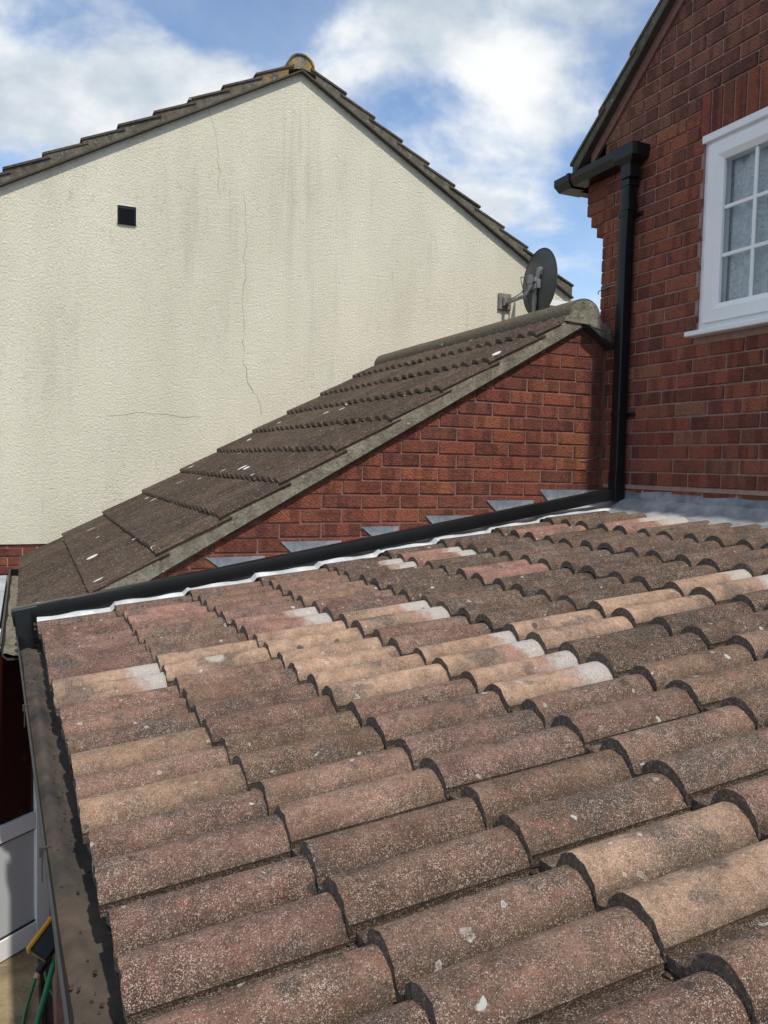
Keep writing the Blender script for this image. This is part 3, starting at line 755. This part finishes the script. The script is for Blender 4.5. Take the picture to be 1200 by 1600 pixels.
# window
win = part('window', join(box(.012, .07, WY0-.052, WY0-.001, WZ0+.001, WZ1-.001), box(.012, .07, WY1+.001, WY1+.052, WZ0+.001, WZ1-.001),
                          box(.0125, .0695, WY1+.052, WY0-.052, WZ1-.052, WZ1-.001), box(.0125, .0695, WY1+.052, WY0-.052, WZ0+.001, WZ0+.058)), M['white'], house)
tag(win, 'white plastic framed casement window with small panes and lace net')
part('head_trim', bbox(-.010, .03, WY1-.004, WY0+.008, WZ1-.018, WZ1+.022, .003), M['white'], win)
part('sill', bbox(-.065, .068, WY1-.03, WY0+.022, WZ0-.022, WZ0+.004, .004), M['white'], win)
def ring(y0, y1, z0, z1, wd, x0, x1):
    return join(box(x0, x1, y0-wd, y0, z0, z1), box(x0, x1, y1, y1+wd, z0, z1), box(x0+.0004, x1-.0004, y1+wd, y0-wd, z1-wd, z1), box(x0+.0004, x1-.0004, y1+wd, y0-wd, z0, z0+wd))
def chamfer_ring(y0, y1, z0, z1, wd, x0, x1):
    """mitred sash with a sloping inner edge"""
    V, F = [], []
    for (i0, xx) in ((0, x1), (0, x0), (wd*.68, x0), (wd, x0+.016), (wd, x1)):
        V += [(xx, y0-i0, z0+i0), (xx, y1+i0, z0+i0), (xx, y1+i0, z1-i0), (xx, y0-i0, z1-i0)]
    for r_ in range(4):
        for j in range(4): F.append((r_*4+j, r_*4+(j+1) % 4, (r_+1)*4+(j+1) % 4, (r_+1)*4+j))
    return V, F
for (s0, s1) in ((WY0-.040, WY0-.602), (WY0-.598-.0, WY1+.040)):
    z0, z1 = WZ0+.046, WZ1-.040
    if s0 < -1.2: s0 -= .002
    sash = part('sash', chamfer_ring(s0, s1, z0, z1, .090, -.006, .06), M['white'], win)
    gy0, gy1, gz0, gz1 = s0-.090, s1+.090, z0+.090, z1-.090
    nb = 2; nr = 3
    for i in range(nb):
        for j in range(nr):
            a0, a1 = gy0-(gy0-gy1)*i/nb, gy0-(gy0-gy1)*(i+1)/nb; b0, b1 = gz0+(gz1-gz0)*j/nr, gz0+(gz1-gz0)*(j+1)/nr
            part('pane', ([(.026, a0, b0), (.026, a1, b0), (.026, a1, b1), (.026, a0, b1)], [(0, 1, 2, 3)]), M['glass'], win)
    for i in range(1, nb):
        a = gy0-(gy0-gy1)*i/nb; part('glazing_bar', bbox(.018, .036, a-.010, a+.010, gz0, gz1, .003), M['white'], win)
    for j in range(1, nr):
        b0 = gz0+(gz1-gz0)*j/nr; part('glazing_bar', bbox(.0185, .0355, gy1, gy0, b0-.010, b0+.010, .003), M['white'], win)
# net curtain inside the window
V, F = [], []; ny = 90
for i in range(ny+1):
    y = WY0-.02+(WY1-WY0+.04)*i/ny
    xo = .088+.018*math.sin(i*.62)+.010*math.sin(i*1.7+1)+.006*math.sin(i*.23)
    for z, k in ((WZ0+.03, 1.15), (1.15, 1.0), (WZ1-.02, .7)): V.append((.088+(xo-.088)*k, y, z))
for i in range(ny):
    for j in range(2): F.append((i*3+j, (i+1)*3+j, (i+1)*3+j+1, i*3+j+1))
cur = part('net_curtain', (V, F), M['lace'], None, 60); tag(cur, 'pleated white lace net curtain hanging inside the house window', 'curtain')
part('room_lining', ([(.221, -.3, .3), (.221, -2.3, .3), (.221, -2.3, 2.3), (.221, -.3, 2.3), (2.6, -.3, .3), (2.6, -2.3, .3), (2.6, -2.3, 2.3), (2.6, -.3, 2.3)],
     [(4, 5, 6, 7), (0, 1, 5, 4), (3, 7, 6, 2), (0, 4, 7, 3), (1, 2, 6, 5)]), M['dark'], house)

# ------------------------------------------------------------------ low extension with the near roof
ext = thing('tiled_extension', 'low extension with lean to roof of mottled brown and buff roll tiles', 'extension', (-1.6, -2.5, -3.05))
YN = -4.9
part('wall', box(-3.02, -2.8, YN+.1, -.02, -3.05, zpan(-3.02)-.12), M['timber'], ext)
part('fascia', box(-3.06, -3.022, YN, -.02, -1.06, -.875), M['black_dull'], ext)
part('roof_deck', prism([(-3.06, zpan(-3.06)-.070), (-.012, zpan(-.012)-.070), (-.012, zpan(-.012)-.095), (-3.06, zpan(-3.06)-.095)], 'y', YN, -.004), M['plainroof'], ext)
ntile = [tile_mesh('near_tile_mesh', M['tile'], M['tile_end'], .405, COVER+.006, ROLLH, 2, .020, s+10, nx=6, jitter=.0026, seg=12) for s in range(5)]
ntop = [tile_mesh('top_tile_mesh', M['tile'], M['tile_end'], .395, COVER+.006, ROLLH, 2, .020, s+20, nx=4, jitter=.0028, seg=12) for s in range(2)]
nhalf = tile_mesh('half_tile_mesh', M['tile'], M['tile_end'], .405, COVER/2, ROLLH, 1, .020, 31, nx=4, jitter=.0025, seg=12)
nang = math.atan(SL); ntilt = nang-math.asin(.0225/(GAUGE/math.cos(nang)))
BUFF = {(0, 4), (1, 4), (2, 4), (2, 5), (2, 6), (3, 4), (3, 6), (3, 7), (4, 6), (5, 6), (6, 6), (2, 10)}
WHITE = {(0, 4), (3, 4), (3, 6), (3, 7), (4, 1), (6, 6), (5, 1), (8, 2), (2, 3)}
RED = {(1, 1), (2, 3), (5, 3), (7, 1), (8, 2), (5, 1)}
HALF = {(0, 6), (0, 7)}
BIGL = {(1, 4)}
STEP1 = -.055
for k in range(9):
    xt0 = TAIL0+k*GAUGE
    for j in range(-1, 17):
        ys = STEP1-j*COVER                   # far edge of the tile
        half = j == -1
        if half: ys -= COVER/2
        xt = xt0+SKEW*(-ys+COVER/2)
        if half: me = nhalf
        elif k == 8: me = ntop[j % 2]
        else: me = ntile[(k*2+j*3) % 5]
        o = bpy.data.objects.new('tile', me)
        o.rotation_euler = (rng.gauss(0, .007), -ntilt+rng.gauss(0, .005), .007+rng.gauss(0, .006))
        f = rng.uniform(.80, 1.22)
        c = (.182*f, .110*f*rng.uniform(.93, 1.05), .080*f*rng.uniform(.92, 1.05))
        if k >= 4 and -ys < 2.2: c = (c[0]*.54, c[1]*.57, c[2]*.58)  # upper tiles by the house darkened, its shade put into their colour
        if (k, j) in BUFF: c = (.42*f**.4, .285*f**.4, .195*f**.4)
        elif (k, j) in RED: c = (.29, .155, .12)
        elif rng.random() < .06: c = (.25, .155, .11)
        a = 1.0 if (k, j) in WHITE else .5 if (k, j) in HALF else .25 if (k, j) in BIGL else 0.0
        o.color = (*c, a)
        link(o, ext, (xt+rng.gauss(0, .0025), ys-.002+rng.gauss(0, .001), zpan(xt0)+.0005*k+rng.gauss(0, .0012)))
# moss and grit in the steps
def blob(c, r_, seedn):
    q = random.Random(seedn); V = []
    for a, b_, z in ((1, 0, 0), (0, 1, 0), (-1, 0, 0), (0, -1, 0), (0, 0, .8), (0, 0, -.6), (.6, .6, .4), (-.6, .6, .4), (-.6, -.6, .4), (.6, -.6, .4)):
        k = r_*q.uniform(.6, 1.2); V.append((c[0]+a*k, c[1]+b_*k, c[2]+z*k))
    F = [(0, 6, 9), (0, 1, 6), (1, 7, 6), (1, 2, 7), (2, 8, 7), (2, 3, 8), (3, 9, 8), (3, 0, 9), (4, 9, 6), (4, 6, 7), (4, 7, 8), (4, 8, 9), (5, 1, 0), (5, 2, 1), (5, 3, 2), (5, 0, 3)]
    return V, F
bl = []
for k in range(1, 9):
    for _ in range(70):
        y = rng.uniform(-4.3, -.2); x = TAIL0+k*GAUGE-SKEW*y-rng.uniform(.0, .012)
        ph = ((STEP1-y)/(COVER/2)) % 1
        if ph > .30 and rng.random() < .9: continue
        bl.append(blob((x, y, zpan(TAIL0+k*GAUGE)-.022+rng.uniform(0, .005)), rng.uniform(.003, .008), rng.random()))
o = part('moss', join(*bl), M['debris'], ext); tag(o, kind='stuff')
# lead dressed along the garage wall, over the tile edges
def crown(x):
    k = max(0, min(8, math.floor((x-TAIL0)/GAUGE))); xt = TAIL0+k*GAUGE
    return zpan(xt)+(x-xt)*math.tan(ntilt)+ROLLH
V, F = [], []; xs = []
x = -3.165
while x < -.02: xs.append(x); x += .02
for i, x in enumerate(xs):
    zc = max(crown(x+dx) for dx in (-.012, 0, .012))+.006
    ye = -.228+.014*math.sin(x*7.0)+.010*math.sin(x*19+1)
    frac = ((x-TAIL0) % GAUGE)/GAUGE
    ye -= .020*frac
    zz = [zc+.028, zc+.02, zc+.003, zc+.001, zc-.004+.004*math.sin(x*31), zc-.016-.008*max(0, math.sin(x*23))]
    yy = [-.003, -.012, -.05, -.14, ye+.02, ye]
    for y_, z_ in zip(yy, zz): V.append((x, y_, z_))
for i in range(len(xs)-1):
    for j in range(5): F.append((i*6+j, (i+1)*6+j, (i+1)*6+j+1, i*6+j+1))
n0 = len(V); V += [(a, b_+.0, c-.003) for a, b_, c in V]; F += [tuple(n0+i for i in f[::-1]) for f in F]
F += [(i*6+5, (i+1)*6+5, n0+(i+1)*6+5, n0+i*6+5) for i in range(len(xs)-1)]
o = part('lead_flashing', (V, F), M['lead_pale'], ext, 35); tag(o, 'wavy bright lead flashing along the brick gable')
# stepped lead pieces let into the bed joints of the gable
for (xa, xb, zt0) in ((-2.40, -2.10, -.519), (-2.02, -1.69, -.447), (-1.58, -1.36, -.375), (-1.20, -.85, -.318), (-.815, -.50, -.232), (-.46, -.03, -.168)):
    zb = lambda x: zpan(x)+.10
    zt = zt0-.022
    dx = rng.uniform(.05, .08)
    poly = [(xa, zt), (xa+dx, zb(xa+dx)), (xb, zb(xb)-.03), (xb, zt-.004)]
    poly = [(xa, zt), (xa+dx+.02, min(zt-.07, zb(xa))), (xb, min(zt-.05, zb(xb))), (xb, zt+.002)]
    part('stepped_flashing', prism(poly, 'y', -.0135, -.0095), M['lead'], ext)
# lead at the house wall
V, F = [], []; yy_ = [-.02-i*.03 for i in range(165)]
for i, y in enumerate(yy_):
    w1 = .006*math.sin(y*17)+.004*math.sin(y*41)
    for x, z in ((-.006, -.172+.004*math.sin(y*23)), (-.010, -.20), (-.016, -.232+w1*.4), (-.05, -.246+w1), (-.10, zpan(-.10)+.022+w1), (-.20, zpan(-.2)+.004)): V.append((x, y, z))
for i in range(len(yy_)-1):
    for j in range(5): F.append((i*6+j, (i+1)*6+j, (i+1)*6+j+1, i*6+j+1))
def thicken(V, F):
    n0 = len(V); return V+[(a, b_, c-.004) for a, b_, c in V], F+[tuple(n0+i for i in f[::-1]) for f in F]
up_f = [f for i, f in enumerate(F) if i % 5 < 2]; ap_f = [f for i, f in enumerate(F) if i % 5 >= 2]
part('lead_upstand', thicken(V, up_f), M['lead'], ext, 60)
part('lead_apron', thicken(V, ap_f), M['lead_mid'], ext, 60)
part('mortar_fillet', box(-.012, -.0005, YN, -.02, -.171, -.150), M['mortar_h'], ext)

# ------------------------------------------------------------------ rainwater goods
# gutter under the near eaves, full of silt; runs slightly out of line with the wall
def gx(y): return -3.252-.032*y
gut = thing('gutter', 'long black plastic gutter full of dirt below the near mottled tiles', 'gutter', (gx(-2), -2, -.9), 'black plastic roof gutters')
gprof = []
GW, GD = .112, .075
po = [(0, 0), (.003, -.03), (.012, -.058), (.03, -.075), (.08, -.075), (.100, -.055), (.109, -.02), (.112, .0)]
pi_ = [(.109, 0), (.106, -.02), (.097, -.053), (.079, -.072), (.031, -.072), (.015, -.056), (.006, -.03), (.003, 0)]
lip = [(.006, .001), (.006, .006), (-.004, .006), (-.004, -.004)]
def gsweep(prof, ya, yb, z0=-.838, fx=gx):
    V, F = [], []; n = len(prof)
    for y in (ya, yb):
        for a, b_ in prof: V.append((fx(y)+a, y, z0+b_))
    for j in range(n): F.append((j, (j+1) % n, n+(j+1) % n, n+j))
    F += [tuple(range(n)), tuple(range(2*n-1, n-1, -1))]
    return V, F
part('trough', gsweep(po+pi_, .0, YN), M['black_dull'], gut, 40)
part('rim', gsweep([(-.002, -.004), (.003, -.004), (.003, .003), (-.002, .003)], .0, YN), M['black_dull'], gut)
part('end_cap', gsweep(po, .006, .0), M['black_dull'], gut)
# silt bed, uneven
V, F = [], []; ny, nw = 240, 9
for i in range(ny+1):
    y = -.12+(YN+.12)*i/ny
    for j in range(nw+1):
        t = j/nw; e = .006*math.sin(y*5+t*3)+.002*math.sin(y*17+t*9)+rng.uniform(-.0022, .0022)
        # a ridge of silt next to the outer side, wet hollow next to the tiles
        hgt = -.060+.020*math.exp(-((t-.30+.06*math.sin(y*2.3))/.22)**2)*(1+.5*math.sin(y*3.1))+e*.5
        edge = abs(t-.5)*2; inset = .018*(1-(hgt+.075)/.075*.5)
        V.append((gx(y)+.008+.096*t, y, -.838+hgt))
for i in range(ny):
    for j in range(nw): F.append((i*(nw+1)+j, (i+1)*(nw+1)+j, (i+1)*(nw+1)+j+1, i*(nw+1)+j+1))
o = part('silt', (V, F), M['silt'], gut, 60)
bl = []
for _ in range(130):
    y = rng.uniform(-3.6, -.15); t = rng.betavariate(2, 3)
    bl.append(blob((gx(y)+.012+.09*t, y, -.838-.048+rng.uniform(0, .006)), rng.uniform(.0015, .0045), rng.random()))
o = part('moss_crumbs', join(*bl), M['debris'], gut); tag(o, kind='stuff')
for y in (-1.30, -2.32, -3.3):
    br = join(box(gx(y)-.005, gx(y)-.002, y-.006, y+.006, -.90, -.834), box(gx(y)-.005, gx(y)+.014, y-.004, y+.004, -.8345, -.8315), box(gx(y)-.009, gx(y)-.005, y-.004, y+.004, -.850, -.831))
    part('bracket', br, M['black_dull'], gut)

# gutter of the garage eaves
gut2 = thing('gutter', 'short black gutter with dirty bottom at the garage eaves left of the black elbow', 'gutter', (-3.25, 1.5, -.95), 'black plastic roof gutters')
f2 = lambda y: -3.318
part('trough', gsweep(po+pi_, .10, 2.84, -.935, f2), M['black_dull'], gut2, 40)
part('rim', gsweep([(-.004, -.004), (.006, -.004), (.006, .005), (-.004, .005)], .10, 2.84, -.935, f2), M['black_dull'], gut2)
part('end_cap', gsweep([(a*1.03-.002, b_*1.03+.002) for a, b_ in po], 2.84, 2.872, -.935, f2), M['black'], gut2)
V, F = [], []
for i in range(41):
    y = .12+2.70*i/40
    for j in range(6): V.append((-3.312+.1*j/5, y, -.935-.052+.008*math.sin(y*9+j)+rng.uniform(-.003, .003)))
for i in range(40):
    for j in range(5): F.append((i*6+j, i*6+j+1, (i+1)*6+j+1, (i+1)*6+j))
part('silt', (V, F), M['verge'], gut2, 60).color = (1, 1, 1, 0)

# gutter at the house eaves with its corner and outlet
gut3 = thing('gutter', 'black square gutter turning the brick house corner above the downpipe', 'gutter', (-.07, .1, 1.7), 'black plastic roof gutters')
hp = [(.056, .0), (.056, -.036), (.034, -.074), (-.050, -.074), (-.055, -.05), (-.055, 0), (-.052, 0), (-.051, -.049), (-.047, -.071), (.032, -.071), (.053, -.035), (.053, 0)]
hp_f = [(.060, .004), (.060, -.038), (.036, -.079), (-.053, -.079), (-.059, -.05), (-.059, .004)]
ZG = 1.752
part('trough', sweep([(-.070, .30, ZG), (-.070, -.16, ZG)][::-1], [(-a, b_) for a, b_ in hp], (0, 0, 1)), M['black'], gut3)
part('corner', sweep([(-.070, .285, ZG), (-.070, .365, ZG), (.05, .365, ZG)], [(-a, b_) for a, b_ in hp_f][::-1], (0, 0, 1)), M['black'], gut3)
part('rear_run', sweep([(.04, .365, ZG), (5.9, .365, ZG)], [(-a, b_) for a, b_ in hp][::-1], (0, 0, 1)), M['black'], gut3)
part('union_clip', sweep([(-.070, .292, ZG+.002), (-.070, .268, ZG+.002)], [(a*1.07, b_*1.07) for a, b_ in hp_f], (0, 0, 1)), M['black'], gut3)
def frustum(cx_, cy_, lv):
    """stacked rectangles: (half x, half y, z)"""
    V, F = [], []
    for hx, hy, z in lv: V += [(cx_-hx, cy_-hy, z), (cx_+hx, cy_-hy, z), (cx_+hx, cy_+hy, z), (cx_-hx, cy_+hy, z)]
    for i in range(len(lv)-1):
        for j in range(4): F.append((i*4+j, i*4+(j+1) % 4, i*4+4+(j+1) % 4, i*4+4+j))
    F += [(3, 2, 1, 0), tuple(range(len(lv)*4-4, len(lv)*4))]
    return V, F
PX, PY = -.055, -.195
part('outlet', frustum(-.066, -.225, [(.036, .040, 1.585), (.036, .040, 1.655), (.060, .082, 1.690), (.062, .084, 1.757)]), M['black'], gut3)
part('outlet_socket', frustum(PX, PY-.015, [(.036, .036, 1.545), (.036, .036, 1.60)]), M['black'], gut3)

# downpipe: vertical leg, then laid down the roof beside the brick gable into the near gutter
pipe = thing('downpipe', 'black square downpipe running down the house wall and along the low roof edge', 'downpipe', (PX, PY, -.25))
ps = rsq(.066, .066, .009)
def pz(x): return -.741+(x+3.157)*.1745
part('upright_pipe', sweep([(PX, PY-.012, 1.60), (PX, PY, 1.2), (PX, PY, -.20)], ps, (0, 1, 0)), M['black'], pipe, 30)
part('top_collar', sweep([(PX, PY-.012, 1.47), (PX, PY-.012, 1.41)], rsq(.072, .072, .009), (0, 1, 0)), M['black'], pipe, 30)
part('foot', sweep([(PX, PY, -.08), (PX, PY, -.245)], rsq(.071, .071, .008), (0, 1, 0)), M['black'], pipe, 30)
part('sloping_pipe', sweep([(-.03, PY, pz(-.03)), (-3.10, PY+.02, pz(-3.10))], ps, (0, 0, 1)), M['black'], pipe, 30)
part('lower_joint', sweep([(-3.035, PY+.02, pz(-3.035)), (-3.175, PY+.02, pz(-3.175))], rsq(.0735, .0735, .009), (0, 0, 1)), M['black'], pipe, 30)
ex = -3.222
part('elbow', sweep([(-3.165, PY+.02, pz(-3.165)), (ex, PY+.02, pz(ex)+.002), (ex+.004, PY-.01, -.875)], rsq(.075, .076, .010), (0, .3, 1)) if False else
     join(sweep([(-3.160, PY+.02, pz(-3.160)), (-3.262, PY+.02, pz(-3.262))], rsq(.075, .075, .010), (0, 0, 1)), sweep([(ex, PY+.019, pz(ex)+.02), (ex+.018, PY+.0, -.895)], rsq(.0735, .0735, .010), (0, 1, 0))), M['black'], pipe, 30)
for z in (1.39, .255, ):
    part('pipe_clip', join(sweep([(PX, PY, z+.012), (PX, PY, z-.012)], rsq(.071, .071, .008), (0, 1, 0)), bbox(-.022, -.006, PY-.085, PY-.03, z-.011, z+.011, .003), bbox(-.028, -.022, PY-.074, PY-.058, z-.006, z+.006, .002)), M['black'], pipe)
# wire stub
o = part('wire', tube(spline([(-.05, -.006, .015), (-.12, -.022, -.005), (-.17, -.012, -.015), (-.19, -.006, -.018)], 6), .0022, 6), M['rust']); tag(o, 'thin bent wire sticking out of the brick gable beside the downpipe', 'wire')
o = part('wire', tube(spline([(-.02, -.09, 1.02), (-.015, .0, 1.025), (-.014, .085, 1.015), (-.004, .10, 1.0)], 6), .003, 6), M['galv']); tag(o, 'short grey cable crossing the house corner behind the downpipe', 'wire')

# ------------------------------------------------------------------ satellite dish
DX, DY, DZ = 1.50, 2.97, 1.785
dish = thing('satellite_dish', 'charcoal oval satellite dish on a wall arm beside the cream gable', 'satellite dish', (1.355, YC, 1.65))
V, F = [], []; nr, na = 7, 40; th = R(9)
def dpt(r_, a, off):
    yy, zz = .292*r_*math.cos(a), .330*r_*math.sin(a)
    y2, z2 = yy*math.cos(th)-zz*math.sin(th), yy*math.sin(th)+zz*math.cos(th)
    return (DX-.062*(1-r_*r_)+off, DY+y2, DZ+z2)
for off in (0, .004):
    for i in range(nr+1):
        for j in range(na): V.append(dpt(max(i/nr, .001), 2*math.pi*j/na, off))
for s_ in (0, 1):
    o_ = s_*(nr+1)*na
    for i in range(nr):
        for j in range(na): F.append((o_+i*na+j, o_+i*na+(j+1) % na, o_+(i+1)*na+(j+1) % na, o_+(i+1)*na+j))
for j in range(na): F.append((nr*na+j, nr*na+(j+1) % na, (nr+1)*na+nr*na+(j+1) % na, (nr+1)*na+nr*na+j))
part('reflector', (V, F), M['dish'], dish, 50)
rimp = [dpt(1.0, 2*math.pi*j/48, 0) for j in range(49)]
part('rim', tube(rimp, .006, 6, (1, 0, 0)), M['dish'], dish, 60)
part('wall_plate', bbox(1.355-.075, 1.355+.075, YC-.030, YC-.001, 1.65-.085, 1.65+.085, .006), M['rust'], dish)
part('plate_boss', bbox(1.355-.035, 1.355+.035, YC-.062, YC-.030, 1.65-.05, 1.65+.05, .008), M['rust'], dish)
part('arm', tube(spline([(1.355, YC-.04, 1.635), (1.36, YC-.18, 1.640), (1.375, YC-.34, 1.655), (1.385, YC-.44, 1.70), (1.39, YC-.46, 1.80)], 6), .019, 10), M['galv'], dish, 60)
part('bracket', join(bbox(1.395, 1.45, DY-.085, DY+.075, DZ-.085, DZ-.035, .004), bbox(1.392, 1.45, DY-.08, DY+.07, DZ-.018, DZ+.032, .004), bbox(1.40, 1.452, DY+.035, DY+.07, DZ-.09, DZ+.075, .004), bbox(1.405, 1.448, DY-.10, DY-.055, DZ-.08, DZ+.01, .004)), M['galv'], dish)
part('strut', join(sweep(spline([(1.432, DY-.10, DZ+.10), (1.425, DY-.06, DZ+.0), (1.432, DY-.02, DZ-.14), (1.47, DY+.03, DZ-.30)], 5), rsq(.062, .022, .005, 1), (1, 0, 0)), bbox(1.42, 1.46, DY-.115, DY-.055, DZ+.05, DZ+.125, .006)), M['galv'], dish)
part('cable', tube(spline([(1.36, YC-.03, 1.66), (1.365, YC-.2, 1.67), (1.37, YC-.33, 1.71), (1.385, DY+.16, DZ+.04), (1.38, DY+.14, DZ+.07), (1.40, DY+.10, DZ+.03), (1.395, DY+.06, DZ-.06), (1.40, DY+.03, DZ-.2), (1.44, DY+.03, DZ-.31)], 6), .0045, 6), M['cable'], dish, 60)
part('hanging_cable', tube(spline([(1.42, YC-.02, 1.60), (1.425, YC-.012, 1.3), (1.42, YC-.012, .6), (1.42, YC-.012, -.4)], 6), .004, 6), M['rust'], dish, 60)
part('receiver_arm', tube([(1.47, DY+.03, DZ-.32), (1.86, DY+.02, DZ-.24)], .014, 8), M['dish'], dish, 60)
part('receiver', bbox(1.84, 1.94, DY-.03, DY+.07, DZ-.27, DZ-.17, .012), M['dish'], dish)

# ------------------------------------------------------------------ yard on the left: canopy, door, hose, brush
can = thing('canopy', 'clear corrugated canopy on dark timber beside the garage eaves', 'canopy', (-4.0, 1.7, -1.02))
V, F = [], []; n = 170
for s_ in (0, .003):
    for i in range(n+1):
        y = .44+2.62*i/n; z = -1.015+.012*math.sin(2*math.pi*(y-.44)/.076)
        V += [(-5.6, y, z-.06-s_), (-3.345, y, z-s_)]
m0 = 2*(n+1)
for i in range(n): F += [(2*i, 2*i+1, 2*i+3, 2*i+2), (m0+2*i, m0+2*i+2, m0+2*i+3, m0+2*i+1)]
for i in range(n): F += [(2*i+1, m0+2*i+1, m0+2*i+3, 2*i+3), (2*i, 2*i+2, m0+2*i+2, m0+2*i)]
part('corrugated_sheet', (V, F), M['poly'], can, 60)
part('front_beam', bbox(-5.6, -3.34, .455, .50, -1.16, -1.042, .004), M['timber_red'], can)
part('side_beam', bbox(-3.385, -3.345, .51, 3.05, -1.14, -1.045, .004), M['timber'], can)
for x in (-5.5,): part('post', bbox(x-.045, x+.045, .51, .60, -2.985, -1.10, .004), M['timber'], can)
part('rafter', bbox(-5.6, -3.39, 1.7, 1.745, -1.16, -1.06, .004), M['timber'], can)
fen = thing('boundary_fence', 'dark brown boarded fence in deep shade under the clear canopy', 'fence', (-4.6, 2.4, -2.99))
for i in range(16): part('board', bbox(-5.6+i*.15, -5.6+i*.15+.143, 2.42+rng.uniform(0, .006), 2.445, -2.98, -1.15, .004), M['timber'], fen)
# half-glazed white door standing ajar
A, B = Vector((-3.80, .650)), Vector((-3.075, 1.225)); dirv = (B-A).normalized(); nrm = Vector((dirv.y, -dirv.x))
door = thing('door', 'white plastic half glazed door ajar below the near gutter', 'door', (B.x, B.y, -2.985))
Ld = (B-A).length
def dbox(s0, s1, z0, z1, t0, t1, bev=.004):
    v, f = bbox(s0, s1, t0, t1, z0, z1, bev)
    return [(A.x+dirv.x*s-nrm.x*t, A.y+dirv.y*s-nrm.y*t, z) for s, t, z in v], f
Zb = -2.98
part('frame', join(dbox(0, .10, Zb, -1.05, 0, .06), dbox(Ld-.10, Ld, Zb, -1.05, 0, .06), dbox(.1, Ld-.1, Zb, Zb+.125, .001, .059), dbox(.1, Ld-.1, Zb+.70, Zb+.80, .001, .059), dbox(.1, Ld-.1, -1.15, -1.05, .001, .059)), M['white'], door)
part('lower_panel', dbox(.095, Ld-.095, Zb+.12, Zb+.705, .018, .042, .002), M['grey_panel'], door)
part('pane', dbox(.095, Ld-.095, Zb+.795, -1.14, .024, .036, .001), M['glass_dark'], door)
part('rail_bead', join(dbox(.1, Ld-.1, Zb+.690, Zb+.702, .010, .018, .001), dbox(.1, Ld-.1, Zb+.125, Zb+.137, .010, .018, .001)), M['black_dull'], door)
def yard(px, py, z):
    d_ = r2*((px-600)/1279.3) + u2*((800-py)/1279.3) + fw; c0 = cam.matrix_world.translation
    return c0+d_*((z-c0.z)/d_.z)
hose = thing('garden_hose', 'thin green hose with black connector lying on the buff slabs', 'hose', tuple(yard(55, 1560, -2.97)))
hp_ = [yard(56, 1528, -2.90), yard(46, 1560, -2.95), yard(38, 1590, -2.965), yard(28, 1650, -2.97), yard(10, 1720, -2.97)]
part('pipe', tube(spline(hp_, 6), .0085, 8), M['green'], hose, 60)
c0_, c1_ = yard(80, 1488, -2.80), yard(60, 1520, -2.88)
part('connector', join(tube([c0_, c0_.lerp(c1_, .45)], .030, 10), tube([c0_.lerp(c1_, .40), c1_], .024, 10), tube([c0_.lerp(c1_, .3), c0_.lerp(c1_, .4)], .033, 10)), M['black'], hose, 40)
part('tip', tube([c1_, yard(56, 1529, -2.90)], .016, 8), M['tan'], hose, 40)
hose_loop = [yard(70, 1515, -2.93), yard(75, 1540, -2.96), yard(88, 1562, -2.97), yard(100, 1580, -2.97), yard(130, 1600, -2.97)]
part('loop', tube(spline(hose_loop, 6), .0085, 8), M['green'], hose, 60)
brush = thing('washing_brush', 'green pole brush with black and yellow head leaning below the gutter', 'brush', tuple(yard(60, 1610, -2.9)))
p0, p1 = yard(87, 1495, -2.55), yard(55, 1610, -2.75)
part('pole', tube([p0, p1, p1+(p1-p0)*.8], .014, 10), M['green'], brush, 60)
hd = yard(75, 1468, -2.48)
def obox(c, ax, ay, az, hx, hy, hz):
    v, f = bbox(-hx, hx, -hy, hy, -hz, hz, .008)
    return [tuple(c+ax*a+ay*b_+az*c_) for a, b_, c_ in v], f
ax_ = (yard(82, 1438, -2.42)-yard(58, 1470, -2.48)).normalized(); az_ = Vector((.1, -.5, .85)).normalized(); ay_ = az_.cross(ax_).normalized(); az_ = ax_.cross(ay_)
part('head', obox(hd+ay_*(-.015), ax_, ay_, az_, .085, .050, .030), M['black'], brush)
part('yellow_pad', obox(hd+ay_*(.048), ax_, ay_, az_, .090, .011, .033), M['yellow'], brush)
